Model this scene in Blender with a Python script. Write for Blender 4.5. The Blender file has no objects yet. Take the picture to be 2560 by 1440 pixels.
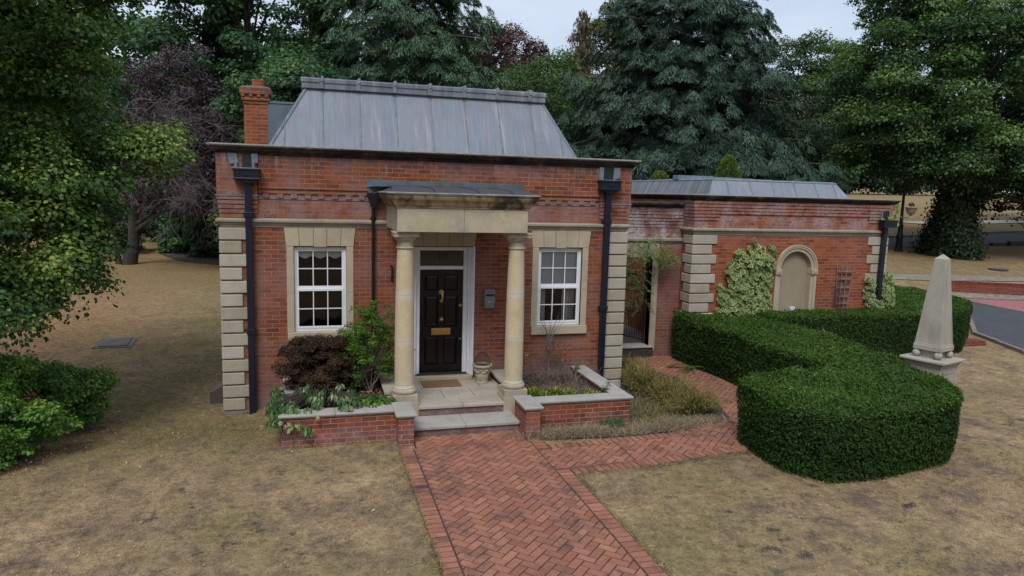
import bpy, math, random
import numpy as np
from mathutils import Vector, Matrix

# ------------------------------------------------------------------ camera, sky, sun, exposure
scene = bpy.context.scene
COL = scene.collection
cam_d = bpy.data.cameras.new('camera'); cam = bpy.data.objects.new('camera', cam_d); COL.objects.link(cam)
cam_d.sensor_width = 36.0
cam_d.lens = 36.0 * 1782.5 / 2560.0
cam_d.clip_end = 2000.0
_y, _p, _r = math.radians(15.9346), math.radians(7.5382), math.radians(1.5454)
_f = Vector((math.sin(_y)*math.cos(_p), math.cos(_y)*math.cos(_p), -math.sin(_p)))
_rt = Vector((math.cos(_y), -math.sin(_y), 0)); _up = _rt.cross(_f)
_r2 = _rt*math.cos(_r) + _up*math.sin(_r); _u2 = -_rt*math.sin(_r) + _up*math.cos(_r)
m = Matrix((( _r2.x, _u2.x, -_f.x, 1.41407), (_r2.y, _u2.y, -_f.y, -12.68825), (_r2.z, _u2.z, -_f.z, 3.89268), (0,0,0,1)))
cam.matrix_world = m
scene.camera = cam

SUN_EL, SUN_AZ = 52.0, 205.0        # azimuth measured clockwise from +y
world = bpy.data.worlds.new('World'); scene.world = world; world.use_nodes = True
wn = world.node_tree; wn.nodes.clear()
w_out = wn.nodes.new('ShaderNodeOutputWorld'); w_bg = wn.nodes.new('ShaderNodeBackground')
w_sky = wn.nodes.new('ShaderNodeTexSky'); w_sky.sky_type = 'NISHITA'; w_sky.sun_disc = False
w_sky.sun_elevation = math.radians(SUN_EL); w_sky.sun_rotation = math.radians(SUN_AZ)
w_sky.air_density = 1.0; w_sky.dust_density = 3.0; w_sky.ozone_density = 1.0
w_tc = wn.nodes.new('ShaderNodeTexCoord'); w_map = wn.nodes.new('ShaderNodeMapping')
w_map.inputs['Scale'].default_value = (1.2, 1.2, 5.0)
w_no = wn.nodes.new('ShaderNodeTexNoise'); w_no.inputs['Scale'].default_value = 1.6; w_no.inputs['Detail'].default_value = 5
w_cr = wn.nodes.new('ShaderNodeValToRGB')
w_cr.color_ramp.elements[0].position = .3; w_cr.color_ramp.elements[0].color = (3.5, 4.3, 5.5, 1)
w_cr.color_ramp.elements[1].position = .7; w_cr.color_ramp.elements[1].color = (5.7, 6.2, 7.0, 1)
w_mx = wn.nodes.new('ShaderNodeMix'); w_mx.data_type = 'RGBA'; w_mx.inputs[0].default_value = .85
wn.links.new(w_tc.outputs['Generated'], w_map.inputs['Vector']); wn.links.new(w_map.outputs[0], w_no.inputs['Vector'])
wn.links.new(w_no.outputs['Fac'], w_cr.inputs[0]); wn.links.new(w_sky.outputs[0], w_mx.inputs[6])
wn.links.new(w_cr.outputs[0], w_mx.inputs[7]); wn.links.new(w_mx.outputs[2], w_bg.inputs[0])
w_bg.inputs[1].default_value = 0.10
wn.links.new(w_bg.outputs[0], w_out.inputs[0])
sd = bpy.data.lights.new('sun', 'SUN'); sd.energy = 1.5; sd.angle = math.radians(24); sd.color = (1.0, .965, .91)
sun = bpy.data.objects.new('sun', sd); COL.objects.link(sun)
_a, _e = math.radians(SUN_AZ), math.radians(SUN_EL)
_d = Vector((math.sin(_a)*math.cos(_e), math.cos(_a)*math.cos(_e), math.sin(_e)))
sun.rotation_euler = _d.to_track_quat('Z', 'Y').to_euler(); sun.location = (0, -20, 30)
scene.view_settings.view_transform = 'Standard'; scene.view_settings.look = 'None'
scene.view_settings.exposure = 0.6; scene.view_settings.gamma = 1.0

# ------------------------------------------------------------------ scene tree helpers
ORG = {}
def _label(o, label=None, cat=None, group=None, kind=None):
    if label: o['label'] = label
    if cat: o['category'] = cat
    if group: o['group'] = group
    if kind: o['kind'] = kind
def thing(name, label, cat, loc=(0,0,0), group=None):
    o = bpy.data.objects.new(name, None); o.empty_display_size = .1
    COL.objects.link(o); o.location = loc; ORG[o.name] = Vector(loc)
    _label(o, label, cat, group); return o
def link_mesh(name, me, parent=None, loc=(0,0,0)):
    o = bpy.data.objects.new(name, me); COL.objects.link(o)
    if parent is not None: o.parent = parent; ORG[o.name] = ORG[parent.name]
    else: o.location = loc; ORG[o.name] = Vector(loc)
    return o
def dup(root, loc, label=None, group=None):
    r = root.copy(); COL.objects.link(r); r.location = loc
    if label: r['label'] = label
    if group: r['group'] = group
    for ch in list(root.children):
        c = ch.copy(); COL.objects.link(c); c.parent = r
        for g in list(ch.children):
            d = g.copy(); COL.objects.link(d); d.parent = c
    return r

class MB:
    """collects polygons in world coordinates"""
    def __init__(s): s.v = []; s.f = []; s.t = []
    def poly(s, pts, t=.5):
        n = len(s.v); s.v += [tuple(p) for p in pts]; s.f.append(tuple(range(n, n+len(pts)))); s.t.append(t)
    def box(s, x0, x1, y0, y1, z0, z1, t=.5):
        n = len(s.v)
        s.v += [(x0,y0,z0),(x1,y0,z0),(x1,y1,z0),(x0,y1,z0),(x0,y0,z1),(x1,y0,z1),(x1,y1,z1),(x0,y1,z1)]
        for q in ((0,3,2,1),(4,5,6,7),(0,1,5,4),(1,2,6,5),(2,3,7,6),(3,0,4,7)):
            s.f.append(tuple(n+i for i in q)); s.t.append(t)
    def obox(s, c, ax, ay, hx, hy, z0, z1, t=.5):
        """box with horizontal axes ax, ay (unit) centred at c=(x,y)"""
        n = len(s.v)
        for z in (z0, z1):
            for sx, sy in ((-1,-1),(1,-1),(1,1),(-1,1)):
                s.v.append((c[0]+ax[0]*hx*sx+ay[0]*hy*sy, c[1]+ax[1]*hx*sx+ay[1]*hy*sy, z))
        for q in ((0,3,2,1),(4,5,6,7),(0,1,5,4),(1,2,6,5),(2,3,7,6),(3,0,4,7)):
            s.f.append(tuple(n+i for i in q)); s.t.append(t)
    def prism_xz(s, pts, y0, y1, t=.5):
        """polygon in x-z, counter-clockwise seen from -y, extruded from y0 (front) to y1"""
        n = len(pts); k = len(s.v)
        s.v += [(p[0], y0, p[1]) for p in pts] + [(p[0], y1, p[1]) for p in pts]
        s.f.append(tuple(range(k, k+n))); s.t.append(t)
        s.f.append(tuple(range(k+2*n-1, k+n-1, -1))); s.t.append(t)
        for i in range(n):
            j = (i+1) % n
            s.f.append((k+j, k+i, k+n+i, k+n+j)); s.t.append(t)
    def prism_xy(s, pts, z0, z1, t=.5):
        n = len(pts); k = len(s.v)
        s.v += [(p[0], p[1], z0) for p in pts] + [(p[0], p[1], z1) for p in pts]
        s.f.append(tuple(range(k+n, k+2*n))); s.t.append(t)
        s.f.append(tuple(range(k+n-1, k-1, -1))); s.t.append(t)
        for i in range(n):
            j = (i+1) % n
            s.f.append((k+i, k+j, k+n+j, k+n+i)); s.t.append(t)
    def rsweep(s, rect, prof, cap=True, t=.5):
        """profile [(out, z)...] bottom to top, swept round the rectangle (x0,x1,y0,y1)"""
        x0, x1, y0, y1 = rect; k = len(s.v)
        for o, z in prof: s.v += [(x0-o,y0-o,z),(x1+o,y0-o,z),(x1+o,y1+o,z),(x0-o,y1+o,z)]
        for i in range(len(prof)-1):
            for j in range(4):
                a = k+4*i+j; b = k+4*i+(j+1)%4
                s.f.append((a, b, b+4, a+4)); s.t.append(t)
        if cap:
            e = k+4*(len(prof)-1)
            s.f.append((e,e+1,e+2,e+3)); s.t.append(t); s.f.append((k+3,k+2,k+1,k)); s.t.append(t)
    def lathe(s, c, prof, n=24, t=.5, cap=True):
        """prof [(r, z)...] bottom to top about the vertical through c=(x, y)"""
        k = len(s.v)
        for r, z in prof:
            for i in range(n):
                a = 2*math.pi*i/n; s.v.append((c[0]+r*math.cos(a), c[1]+r*math.sin(a), z))
        for i in range(len(prof)-1):
            for j in range(n):
                a = k+n*i+j; b = k+n*i+(j+1)%n
                s.f.append((a, b, b+n, a+n)); s.t.append(t)
        if cap:
            e = k+n*(len(prof)-1)
            s.f.append(tuple(range(e, e+n))); s.t.append(t); s.f.append(tuple(range(k+n-1, k-1, -1))); s.t.append(t)
    def tube(s, pts, rad, n=6, t=.5):
        pts = [Vector(p) for p in pts]; k = len(s.v)
        if not isinstance(rad, (list, tuple)): rad = [rad]*len(pts)
        prev = None
        for i, p in enumerate(pts):
            d = (pts[min(i+1, len(pts)-1)] - pts[max(i-1, 0)])
            if d.length < 1e-9: d = Vector((0,0,1))
            d.normalize()
            if prev is None: a = d.cross(Vector((.13,.97,.21))); a.normalize()
            else:
                a = prev - d*prev.dot(d)
                if a.length < 1e-6: a = d.cross(Vector((.13,.97,.21)))
                a.normalize()
            prev = a; b = d.cross(a)
            for j in range(n):
                w = 2*math.pi*j/n; q = p + (a*math.cos(w) + b*math.sin(w))*rad[i]; s.v.append(tuple(q))
        for i in range(len(pts)-1):
            for j in range(n):
                a = k+n*i+j; b = k+n*i+(j+1)%n
                s.f.append((a, b, b+n, a+n)); s.t.append(t)
        e = k+n*(len(pts)-1)
        s.f.append(tuple(range(e, e+n))); s.t.append(t); s.f.append(tuple(range(k+n-1, k-1, -1))); s.t.append(t)
    def ball(s, c, r, n=12, t=.5, sz=1.0):
        prof = [(max(r*math.sin(math.pi*i/n), 1e-4), c[2]-r*sz*math.cos(math.pi*i/n)) for i in range(n+1)]
        s.lathe(c, prof, n*2, t)
    def build(s, name, mat, parent=None, loc=(0,0,0), bevel=0, smooth=False, tint=False, seg=2):
        o = Vector(loc) if parent is None else ORG[parent.name]
        me = bpy.data.meshes.new(name)
        me.from_pydata([(x-o.x, y-o.y, z-o.z) for x,y,z in s.v], [], s.f)
        uv = me.uv_layers.new(name='uv'); V = s.v
        ar = np.zeros(len(me.loops)*2, dtype=np.float32)
        for p in me.polygons:
            nx, ny, nz = abs(p.normal.x), abs(p.normal.y), abs(p.normal.z)
            for li in p.loop_indices:
                x, y, z = V[me.loops[li].vertex_index]
                if nz > .8: u, w = x, y
                elif ny >= nx: u, w = x, z
                else: u, w = y + .11, z
                ar[2*li] = u; ar[2*li+1] = w
        uv.data.foreach_set('uv', ar)
        if tint:
            at = me.attributes.new('tint', 'FLOAT', 'FACE'); at.data.foreach_set('value', np.array(s.t, dtype=np.float32))
        if smooth:
            me.polygons.foreach_set('use_smooth', [True]*len(me.polygons))
        me.materials.append(mat); me.update()
        ob = link_mesh(name, me, parent, loc)
        if smooth:
            try: me.set_sharp_from_angle(angle=math.radians(40))
            except Exception: pass
        if bevel:
            b = ob.modifiers.new('bevel', 'BEVEL'); b.width = bevel; b.segments = seg; b.limit_method = 'ANGLE'; b.angle_limit = math.radians(40)
        return ob

def leaves_mesh(name, C, N, T, L, W, tint, mat, parent=None, loc=(0,0,0), fold=.15, tri=False):
    """one folded rhombic leaf per row: centre C, normal N, tip direction T, length L, width W"""
    o = np.array(loc if parent is None else ORG[parent.name])
    C = np.asarray(C, dtype=np.float64) - o; n = len(C)
    T = T - N*np.sum(T*N, axis=1, keepdims=True); T /= np.linalg.norm(T, axis=1, keepdims=True)+1e-9
    B = np.cross(N, T)
    L = np.broadcast_to(np.asarray(L, dtype=float), (n,))[:, None]; W = np.broadcast_to(np.asarray(W, dtype=float), (n,))[:, None]
    base = C - T*L*.5; tip = C + T*L*.5 - N*L*fold
    l = C - B*W*.5 - T*L*.06; r = C + B*W*.5 - T*L*.06
    if tri: V = np.stack([l, r, tip], axis=1); k = 3
    else: V = np.stack([base, r, tip, l], axis=1); k = 4
    me = bpy.data.meshes.new(name)
    me.vertices.add(n*k); me.vertices.foreach_set('co', V.reshape(-1).astype(np.float32))
    me.loops.add(n*k); me.loops.foreach_set('vertex_index', np.arange(n*k, dtype=np.int32))
    me.polygons.add(n); me.polygons.foreach_set('loop_start', np.arange(0, n*k, k, dtype=np.int32))
    me.update(calc_edges=True)
    at = me.attributes.new('tint', 'FLOAT', 'FACE'); at.data.foreach_set('value', np.asarray(tint, dtype=np.float32))
    me.materials.append(mat)
    return link_mesh(name, me, parent, loc)
def unit(a): return a/(np.linalg.norm(a, axis=-1, keepdims=True)+1e-9)

def ss(a, b, t):
    t = np.clip((t-a)/(b-a), 0, 1); return t*t*(3-2*t)
def gz(x, y):
    x = np.asarray(x, dtype=float); y = np.asarray(y, dtype=float)
    z = .12 - .16*(1-ss(-.1, 1.0, x))*ss(-2.2, -.2, y) + .05*ss(7.3, 9, x)*ss(-1, 3, y)
    s = .272*(x-1.41) + .953*(y+12.69); k = ss(6, 16, x); t = np.maximum(0, s-29)
    z = z + k*.08*np.where(t < 40, t, 40+(t-40)*.3) + (1-k)*.015*np.maximum(0, s-30)
    return z

# ------------------------------------------------------------------ materials
def mat_new(name):
    m = bpy.data.materials.new(name); m.use_nodes = True; nt = m.node_tree; nt.nodes.clear()
    out = nt.nodes.new('ShaderNodeOutputMaterial'); b = nt.nodes.new('ShaderNodeBsdfPrincipled')
    nt.links.new(b.outputs[0], out.inputs[0]); return m, nt, b
def N(nt, typ, **kw):
    n = nt.nodes.new(typ)
    for k, v in kw.items():
        if k in n.inputs: n.inputs[k].default_value = v
        else: setattr(n, k, v)
    return n
def ramp(nt, src, stops):
    r = nt.nodes.new('ShaderNodeValToRGB'); e = r.color_ramp.elements
    while len(e) < len(stops): e.new(.5)
    for i, (p, c) in enumerate(stops):
        e[i].position = p; e[i].color = (c[0], c[1], c[2], 1) if isinstance(c, (tuple, list)) else (c, c, c, 1)
    nt.links.new(src, r.inputs[0]); return r.outputs[0]
def mixc(nt, fac, a, b, mode='MIX'):
    m = nt.nodes.new('ShaderNodeMix'); m.data_type = 'RGBA'; m.blend_type = mode; m.clamp_factor = True
    for v, i in ((fac, 0), (a, 6), (b, 7)):
        if isinstance(v, (int, float)): m.inputs[i].default_value = v
        elif isinstance(v, (tuple, list)): m.inputs[i].default_value = (v[0], v[1], v[2], 1)
        else: nt.links.new(v, m.inputs[i])
    return m.outputs[2]
def math_(nt, op, a, b=None, c=None):
    m = nt.nodes.new('ShaderNodeMath'); m.operation = op
    for i, v in enumerate((a, b, c)):
        if v is None: continue
        if isinstance(v, (int, float)): m.inputs[i].default_value = v
        else: nt.links.new(v, m.inputs[i])
    return m.outputs[0]
def maprange(nt, v, a, b, c=0., d=1.):
    m = nt.nodes.new('ShaderNodeMapRange'); m.inputs[1].default_value = a; m.inputs[2].default_value = b
    m.inputs[3].default_value = c; m.inputs[4].default_value = d; nt.links.new(v, m.inputs[0]); return m.outputs[0]
def pos(nt):
    g = nt.nodes.new('ShaderNodeNewGeometry'); return g.outputs['Position']
def sep(nt, v):
    s = nt.nodes.new('ShaderNodeSeparateXYZ'); nt.links.new(v, s.inputs[0]); return s.outputs
def noise(nt, vec, scale, detail=4, rough=.6, sx=1, sy=1, sz=1):
    if (sx, sy, sz) != (1, 1, 1):
        mp = nt.nodes.new('ShaderNodeMapping'); mp.inputs['Scale'].default_value = (sx, sy, sz)
        nt.links.new(vec, mp.inputs[0]); vec = mp.outputs[0]
    n = nt.nodes.new('ShaderNodeTexNoise'); n.inputs['Scale'].default_value = scale
    n.inputs['Detail'].default_value = detail; n.inputs['Roughness'].default_value = rough
    nt.links.new(vec, n.inputs['Vector']); return n.outputs['Fac']
def bump(nt, b, h, strength=.3, dist=.01):
    n = nt.nodes.new('ShaderNodeBump'); n.inputs['Strength'].default_value = strength; n.inputs['Distance'].default_value = dist
    nt.links.new(h, n.inputs['Height']); nt.links.new(n.outputs[0], b.inputs['Normal'])
def uvn(nt):
    u = nt.nodes.new('ShaderNodeUVMap'); u.uv_map = 'uv'; return u.outputs[0]
def plain(name, col, rough=.6, metal=0, var=.15, scale=8, spec=.5, bmp=0):
    m, nt, b = mat_new(name); p = pos(nt)
    n = noise(nt, p, scale, 5)
    c = mixc(nt, 1.0, ramp(nt, n, [(.3, (1-var,)*3), (.7, (1+var*.3,)*3)]), col, 'MULTIPLY')
    nt.links.new(c, b.inputs['Base Color']); b.inputs['Roughness'].default_value = rough; b.inputs['Metallic'].default_value = metal
    b.inputs['Specular IOR Level'].default_value = spec
    if bmp: bump(nt, b, noise(nt, p, scale*6, 4), bmp, .01)
    return m

def brick_mat(name, bloom=.35, white=None, base=((.145,.037,.022), (.21,.056,.027), (.27,.080,.033)), dirt=None, mortar=(.275,.20,.125), wet=None):
    m, nt, b = mat_new(name); uv = uvn(nt); P = pos(nt); px, py, pz = sep(nt, P)
    wob = nt.nodes.new('ShaderNodeTexNoise'); wob.inputs['Scale'].default_value = 9; nt.links.new(uv, wob.inputs['Vector'])
    va = nt.nodes.new('ShaderNodeVectorMath'); va.operation = 'MULTIPLY_ADD'
    va.inputs[1].default_value = (.008, .006, 0); va.inputs[2].default_value = (0, 0, 0)
    nt.links.new(wob.outputs['Color'], va.inputs[0])
    ad = nt.nodes.new('ShaderNodeVectorMath'); nt.links.new(uv, ad.inputs[0]); nt.links.new(va.outputs[0], ad.inputs[1])
    br = nt.nodes.new('ShaderNodeTexBrick'); nt.links.new(ad.outputs[0], br.inputs['Vector'])
    br.inputs['Scale'].default_value = 1; br.inputs['Brick Width'].default_value = .225; br.inputs['Row Height'].default_value = .075
    br.inputs['Mortar Size'].default_value = .006; br.inputs['Mortar Smooth'].default_value = .2
    br.inputs['Color1'].default_value = (0,0,0,1); br.inputs['Color2'].default_value = (1,1,1,1); br.inputs['Mortar'].default_value = (.5,.5,.5,1)
    br.offset = .5
    col = ramp(nt, br.outputs['Color'], [(.0, base[0]), (.45, base[1]), (1.0, base[2])])
    nf = noise(nt, P, 26, 6, .7)
    col = mixc(nt, 1.0, col, ramp(nt, nf, [(.25, .68), (.75, 1.18)]), 'MULTIPLY')
    nl = noise(nt, P, 1.1, 5, .65)
    col = mixc(nt, math_(nt, 'MULTIPLY', ramp(nt, nl, [(.42, 0.), (.68, 1.)]), bloom), col, (.26, .155, .155))
    if white:
        z0, z1, z2, z3, amt = white
        zr = math_(nt, 'MULTIPLY', maprange(nt, pz, z0, z1), maprange(nt, pz, z3, z2))
        nw = ramp(nt, noise(nt, P, 2.3, 6, .7), [(.40, 0.), (.62, 1.)])
        nb = ramp(nt, noise(nt, P, 22, 4, .7), [(.36, 0.1), (.6, 1.)])
        f = math_(nt, 'MULTIPLY', math_(nt, 'MULTIPLY', zr, math_(nt, 'MULTIPLY', nw, nb)), amt)
        col = mixc(nt, f, col, (.40, .36, .40))
    mor = mixc(nt, 1.0, ramp(nt, noise(nt, P, 7, 3), [(.3, .75), (.7, 1.1)]), mortar, 'MULTIPLY')
    ms = ramp(nt, noise(nt, P, .9, 3), [(.35, .55), (.65, 1.)])
    col = mixc(nt, math_(nt, 'MULTIPLY', br.outputs['Fac'], ms), col, mor)
    if dirt:
        z0, z1 = dirt
        sv = noise(nt, P, 3.0, 5, .7, 3.5, 3.5, .7)
        f = math_(nt, 'MULTIPLY', maprange(nt, pz, z0, z1), ramp(nt, sv, [(.42, 0.), (.60, .85)]))
        col = mixc(nt, f, col, (.075, .062, .066))
        sv2 = noise(nt, P, 2.2, 5, .7, 5, 5, .6)
        f = math_(nt, 'MULTIPLY', maprange(nt, pz, z0-.1, z1), ramp(nt, sv2, [(.55, 0.), (.70, .6)]))
        col = mixc(nt, f, col, (.34, .31, .33))
    if wet:
        z0, z1 = wet
        f = math_(nt, 'MULTIPLY', maprange(nt, pz, z1, z0), ramp(nt, noise(nt, P, 3, 5, .7), [(.35, .15), (.65, .9)]))
        col = mixc(nt, f, col, (.17, .145, .14))
    nt.links.new(col, b.inputs['Base Color']); b.inputs['Roughness'].default_value = .88; b.inputs['Specular IOR Level'].default_value = .25
    h = math_(nt, 'ADD', math_(nt, 'MULTIPLY', br.outputs['Fac'], -1.0), math_(nt, 'MULTIPLY', nf, .35))
    bump(nt, b, h, .5, .008)
    return m

def stone_mat(name, col, dark=(.05,.045,.04), amt=.3, pale=None, scale=2.0, streak=(1,1,1), bands=None, lich=0, rough=.85, thr=(.45,.72)):
    m, nt, b = mat_new(name); P = pos(nt); px, py, pz = sep(nt, P)
    n1 = noise(nt, P, scale*1.3, 6, .65)
    c = mixc(nt, 1.0, ramp(nt, n1, [(.28, (.80,.79,.76)), (.55, (1.,1.,1.)), (.8, (1.09,1.06,1.03))]), col, 'MULTIPLY')
    n3 = noise(nt, P, 45, 5, .7); c = mixc(nt, 1.0, c, ramp(nt, n3, [(.3, .88), (.7, 1.08)]), 'MULTIPLY')
    n2 = noise(nt, P, scale, 6, .7, *streak)
    c = mixc(nt, math_(nt, 'MULTIPLY', ramp(nt, n2, [(thr[0], 0.), (thr[1], 1.)]), amt), c, dark)
    if pale:
        n4 = noise(nt, P, 3.5, 6, .75); c = mixc(nt, ramp(nt, n4, [(.55, 0.), (.72, .8)]), c, pale)
    if bands:
        for z, w, k in bands:
            d = math_(nt, 'ABSOLUTE', math_(nt, 'SUBTRACT', pz, z))
            f = math_(nt, 'MULTIPLY', maprange(nt, d, w, w*.25), math_(nt, 'MULTIPLY', k, ramp(nt, noise(nt, P, 9, 4), [(.3, .5), (.6, 1.)])))
            c = mixc(nt, f, c, (.50, .48, .44))
            f2 = maprange(nt, d, .006, .002, 0, .5); c = mixc(nt, f2, c, (.25, .22, .16))
    if lich:
        v = nt.nodes.new('ShaderNodeTexVoronoi'); v.inputs['Scale'].default_value = 38; nt.links.new(P, v.inputs['Vector'])
        c = mixc(nt, math_(nt, 'MULTIPLY', ramp(nt, v.outputs['Distance'], [(.12, 1.), (.2, 0.)]), lich), c, (.62, .62, .58))
    nt.links.new(c, b.inputs['Base Color']); b.inputs['Roughness'].default_value = rough; b.inputs['Specular IOR Level'].default_value = .25
    bump(nt, b, math_(nt, 'ADD', n3, n1), .25, .006)
    return m

def lead_mat(name, base=(.175,.205,.255), amt=1.0, along='x'):
    m, nt, b = mat_new(name); P = pos(nt)
    s = (1, .05, .08) if along == 'x' else (.08, 1, .08)
    n1 = noise(nt, P, 5.5, 5, .7, *s)
    c = ramp(nt, n1, [(.30, (base[0]*.8, base[1]*.8, base[2]*.82)), (.46, base), (.56, (.19,.195,.235)), (.66, (.25,.275,.315)), (.8, (.33,.36,.40))])
    n2 = noise(nt, P, 26, 5, .75, *s)
    c = mixc(nt, 1.0, c, ramp(nt, n2, [(.3, .86), (.55, 1.0), (.72, 1.22)]), 'MULTIPLY')
    n3 = noise(nt, P, 1.5, 4); c = mixc(nt, 1.0, c, ramp(nt, n3, [(.3, .9), (.7, 1.08)]), 'MULTIPLY')
    nt.links.new(c, b.inputs['Base Color']); b.inputs['Roughness'].default_value = .62; b.inputs['Metallic'].default_value = .0
    b.inputs['Specular IOR Level'].default_value = .5
    bump(nt, b, noise(nt, P, 3, 4), .15, .02)
    return m

def leaf_mat(name, cols, rough=.55, trans=.32, spec=.35, warm=None):
    """cols: ramp stops over the per-leaf tint"""
    m = bpy.data.materials.new(name); m.use_nodes = True; nt = m.node_tree; nt.nodes.clear()
    out = nt.nodes.new('ShaderNodeOutputMaterial'); b = nt.nodes.new('ShaderNodeBsdfPrincipled')
    a = nt.nodes.new('ShaderNodeAttribute'); a.attribute_name = 'tint'
    c = ramp(nt, a.outputs['Fac'], cols)
    nt.links.new(c, b.inputs['Base Color']); b.inputs['Roughness'].default_value = rough; b.inputs['Specular IOR Level'].default_value = spec
    if trans > 0:
        t = nt.nodes.new('ShaderNodeBsdfTranslucent'); mx = nt.nodes.new('ShaderNodeMixShader'); mx.inputs[0].default_value = trans
        c2 = mixc(nt, 1.0, c, (1.15, 1.25, .6), 'MULTIPLY'); nt.links.new(c2, t.inputs[0])
        nt.links.new(b.outputs[0], mx.inputs[1]); nt.links.new(t.outputs[0], mx.inputs[2]); nt.links.new(mx.outputs[0], out.inputs[0])
    else: nt.links.new(b.outputs[0], out.inputs[0])
    return m
# ------------------------------------------------------------------ material instances
BR_MAIN = brick_mat('brick_main', .55, None, dirt=(4.22, 4.42), wet=(.45, .95))
BR_TOP = brick_mat('brick_upper', .75, (3.3, 3.45, 3.75, 3.9, .35), dirt=(4.15, 4.42))
BR_WING = brick_mat('brick_annexe', .30, (2.95, 3.35, 3.80, 4.1, .8), base=((.16,.042,.024), (.245,.066,.034), (.32,.095,.042)), mortar=(.33,.20,.10))
BR_LINK = brick_mat('brick_link', .6, (2.7, 2.95, 3.65, 3.9, 1.9), base=((.12,.034,.025), (.19,.05,.032), (.25,.07,.04)), wet=(.1, .9))
BR_PLANT = brick_mat('brick_planter', .30, (-.2, .12, .22, .42, .5), base=((.13,.030,.020), (.20,.042,.026), (.27,.060,.030)), mortar=(.38,.29,.17))
BR_RISER = brick_mat('brick_riser', .9, (-.2, .0, .5, .9, .5), base=((.09,.045,.038), (.13,.062,.050), (.16,.075,.058)), mortar=(.17,.14,.12))
BR_CHIM = brick_mat('brick_chimney', .1, base=((.20,.05,.025), (.27,.075,.034), (.33,.105,.045)), mortar=(.33,.24,.15), dirt=(5.75, 5.95))
BR_FAR = brick_mat('brick_far', .1, base=((.14,.03,.02), (.18,.04,.026), (.22,.05,.03)), mortar=(.25,.18,.14))
ST_PORT = stone_mat('stone_portico', (.45,.385,.275), dark=(.22,.22,.22), amt=.85, scale=2.0, streak=(1,1,.5), pale=(.52,.47,.36))
ST_PCOR = stone_mat('stone_portico_cornice', (.37,.295,.18), dark=(.045,.038,.032), amt=.95, scale=2.4, streak=(1.2,1.2,.5), thr=(.43,.58))
ST_COL = stone_mat('stone_column', (.53,.44,.29), dark=(.40,.35,.25), amt=.5, scale=1.5, bands=[(2.26,.11,.8),(1.52,.07,.7),(.80,.08,.5)])
ST_QUOIN = stone_mat('stone_quoin', (.40,.365,.30), dark=(.27,.25,.22), amt=.4, scale=1.4, lich=.22)
ST_SURR = stone_mat('stone_surround', (.43,.37,.27), dark=(.30,.26,.21), amt=.4, scale=1.6)
ST_STRING = stone_mat('stone_string', (.33,.295,.23), dark=(.12,.11,.10), amt=.55, scale=2.4, streak=(1,1,2))
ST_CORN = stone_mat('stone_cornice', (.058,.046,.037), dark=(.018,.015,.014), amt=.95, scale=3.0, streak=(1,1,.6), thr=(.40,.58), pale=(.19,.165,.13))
ST_CORNT = stone_mat('stone_cornice_top', (.27,.25,.22), dark=(.10,.09,.08), amt=.7, scale=6)
ST_CAP = stone_mat('stone_cap', (.37,.36,.335), dark=(.24,.235,.22), amt=.6, scale=2.5)
ST_SLAB = stone_mat('stone_slab', (.40,.36,.305), dark=(.25,.235,.21), amt=.6, scale=2.2)
ST_OBEL = stone_mat('stone_obelisk', (.37,.345,.29), dark=(.14,.14,.14), amt=.55, scale=1.6, streak=(3,3,.35), thr=(.5,.66))
ST_POT = stone_mat('stone_pot', (.40,.36,.27), dark=(.16,.16,.10), amt=.6, scale=9, pale=(.5,.48,.42))
ST_Q2 = stone_mat('stone_quoin_pale', (.45,.415,.345), dark=(.30,.28,.25), amt=.45, scale=1.7, lich=.15)
ST_Q3 = stone_mat('stone_quoin_warm', (.38,.335,.255), dark=(.22,.20,.165), amt=.5, scale=1.9, lich=.28)
RENDER = stone_mat('niche_render', (.31,.262,.185), dark=(.25,.21,.155), amt=.4, scale=1.0)
CONC = stone_mat('concrete', (.22,.20,.175), dark=(.12,.11,.10), amt=.5, scale=4)
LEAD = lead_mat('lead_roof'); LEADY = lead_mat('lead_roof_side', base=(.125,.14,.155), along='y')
LEADF = plain('lead_flashing', (.16,.20,.24), .6, var=.4, scale=6)
LEADD = plain('lead_dark', (.10,.135,.16), .6, var=.45, scale=5)
FELT = plain('mineral_felt', (.055,.050,.062), .95, var=.35, scale=30, bmp=.3)
PIPE = plain('pipe_paint', (.0085,.0125,.026), .32, var=.25, scale=6)
BLACKP = plain('black_pipe', (.006,.006,.008), .35, var=.2)
DOORB = plain('door_gloss', (.002,.002,.003), .22, var=.1, spec=.35)
WHITE = plain('white_upvc', (.72,.74,.78), .35, var=.05)
WHITEP = plain('white_paint', (.74,.75,.78), .5, var=.12, scale=5)
BRASS = plain('brass', (.55,.38,.13), .28, metal=1., var=.25, scale=14)
IRON = plain('iron', (.008,.008,.009), .5, var=.2)
RUST = plain('rusty_wire', (.055,.03,.022), .8, var=.4, scale=20)
STEEL = plain('letterbox_grey', (.20,.21,.225), .4, metal=.2, var=.12, scale=5)
DARKG = plain('dark_slot', (.012,.014,.018), .5)
TERRA = plain('terracotta', (.36,.085,.04), .8, var=.3, scale=7)
MORT = plain('mortar_flaunching', (.12,.115,.105), .95, var=.4, scale=9, bmp=.4)
COIR = plain('coir_mat', (.22,.13,.06), .95, var=.35, scale=60, bmp=.8)
SOIL = plain('soil', (.055,.045,.038), .97, var=.6, scale=11, bmp=1.0)
CREAM = plain('blind_cloth', (.74,.73,.64), .9, var=.08, scale=3)
BLIND = plain('roller_blind', (.62,.67,.68), .9, var=.05)
CURT = plain('curtain_cloth', (.75,.72,.64), .9, var=.15)
ROOM = plain('room_dark', (.010,.010,.012), .9)
BARK = plain('bark', (.060,.048,.040), .95, var=.5, scale=5, bmp=.8)
BARKP = plain('bark_purple', (.045,.036,.034), .95, var=.5, scale=5, bmp=.8)
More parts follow.
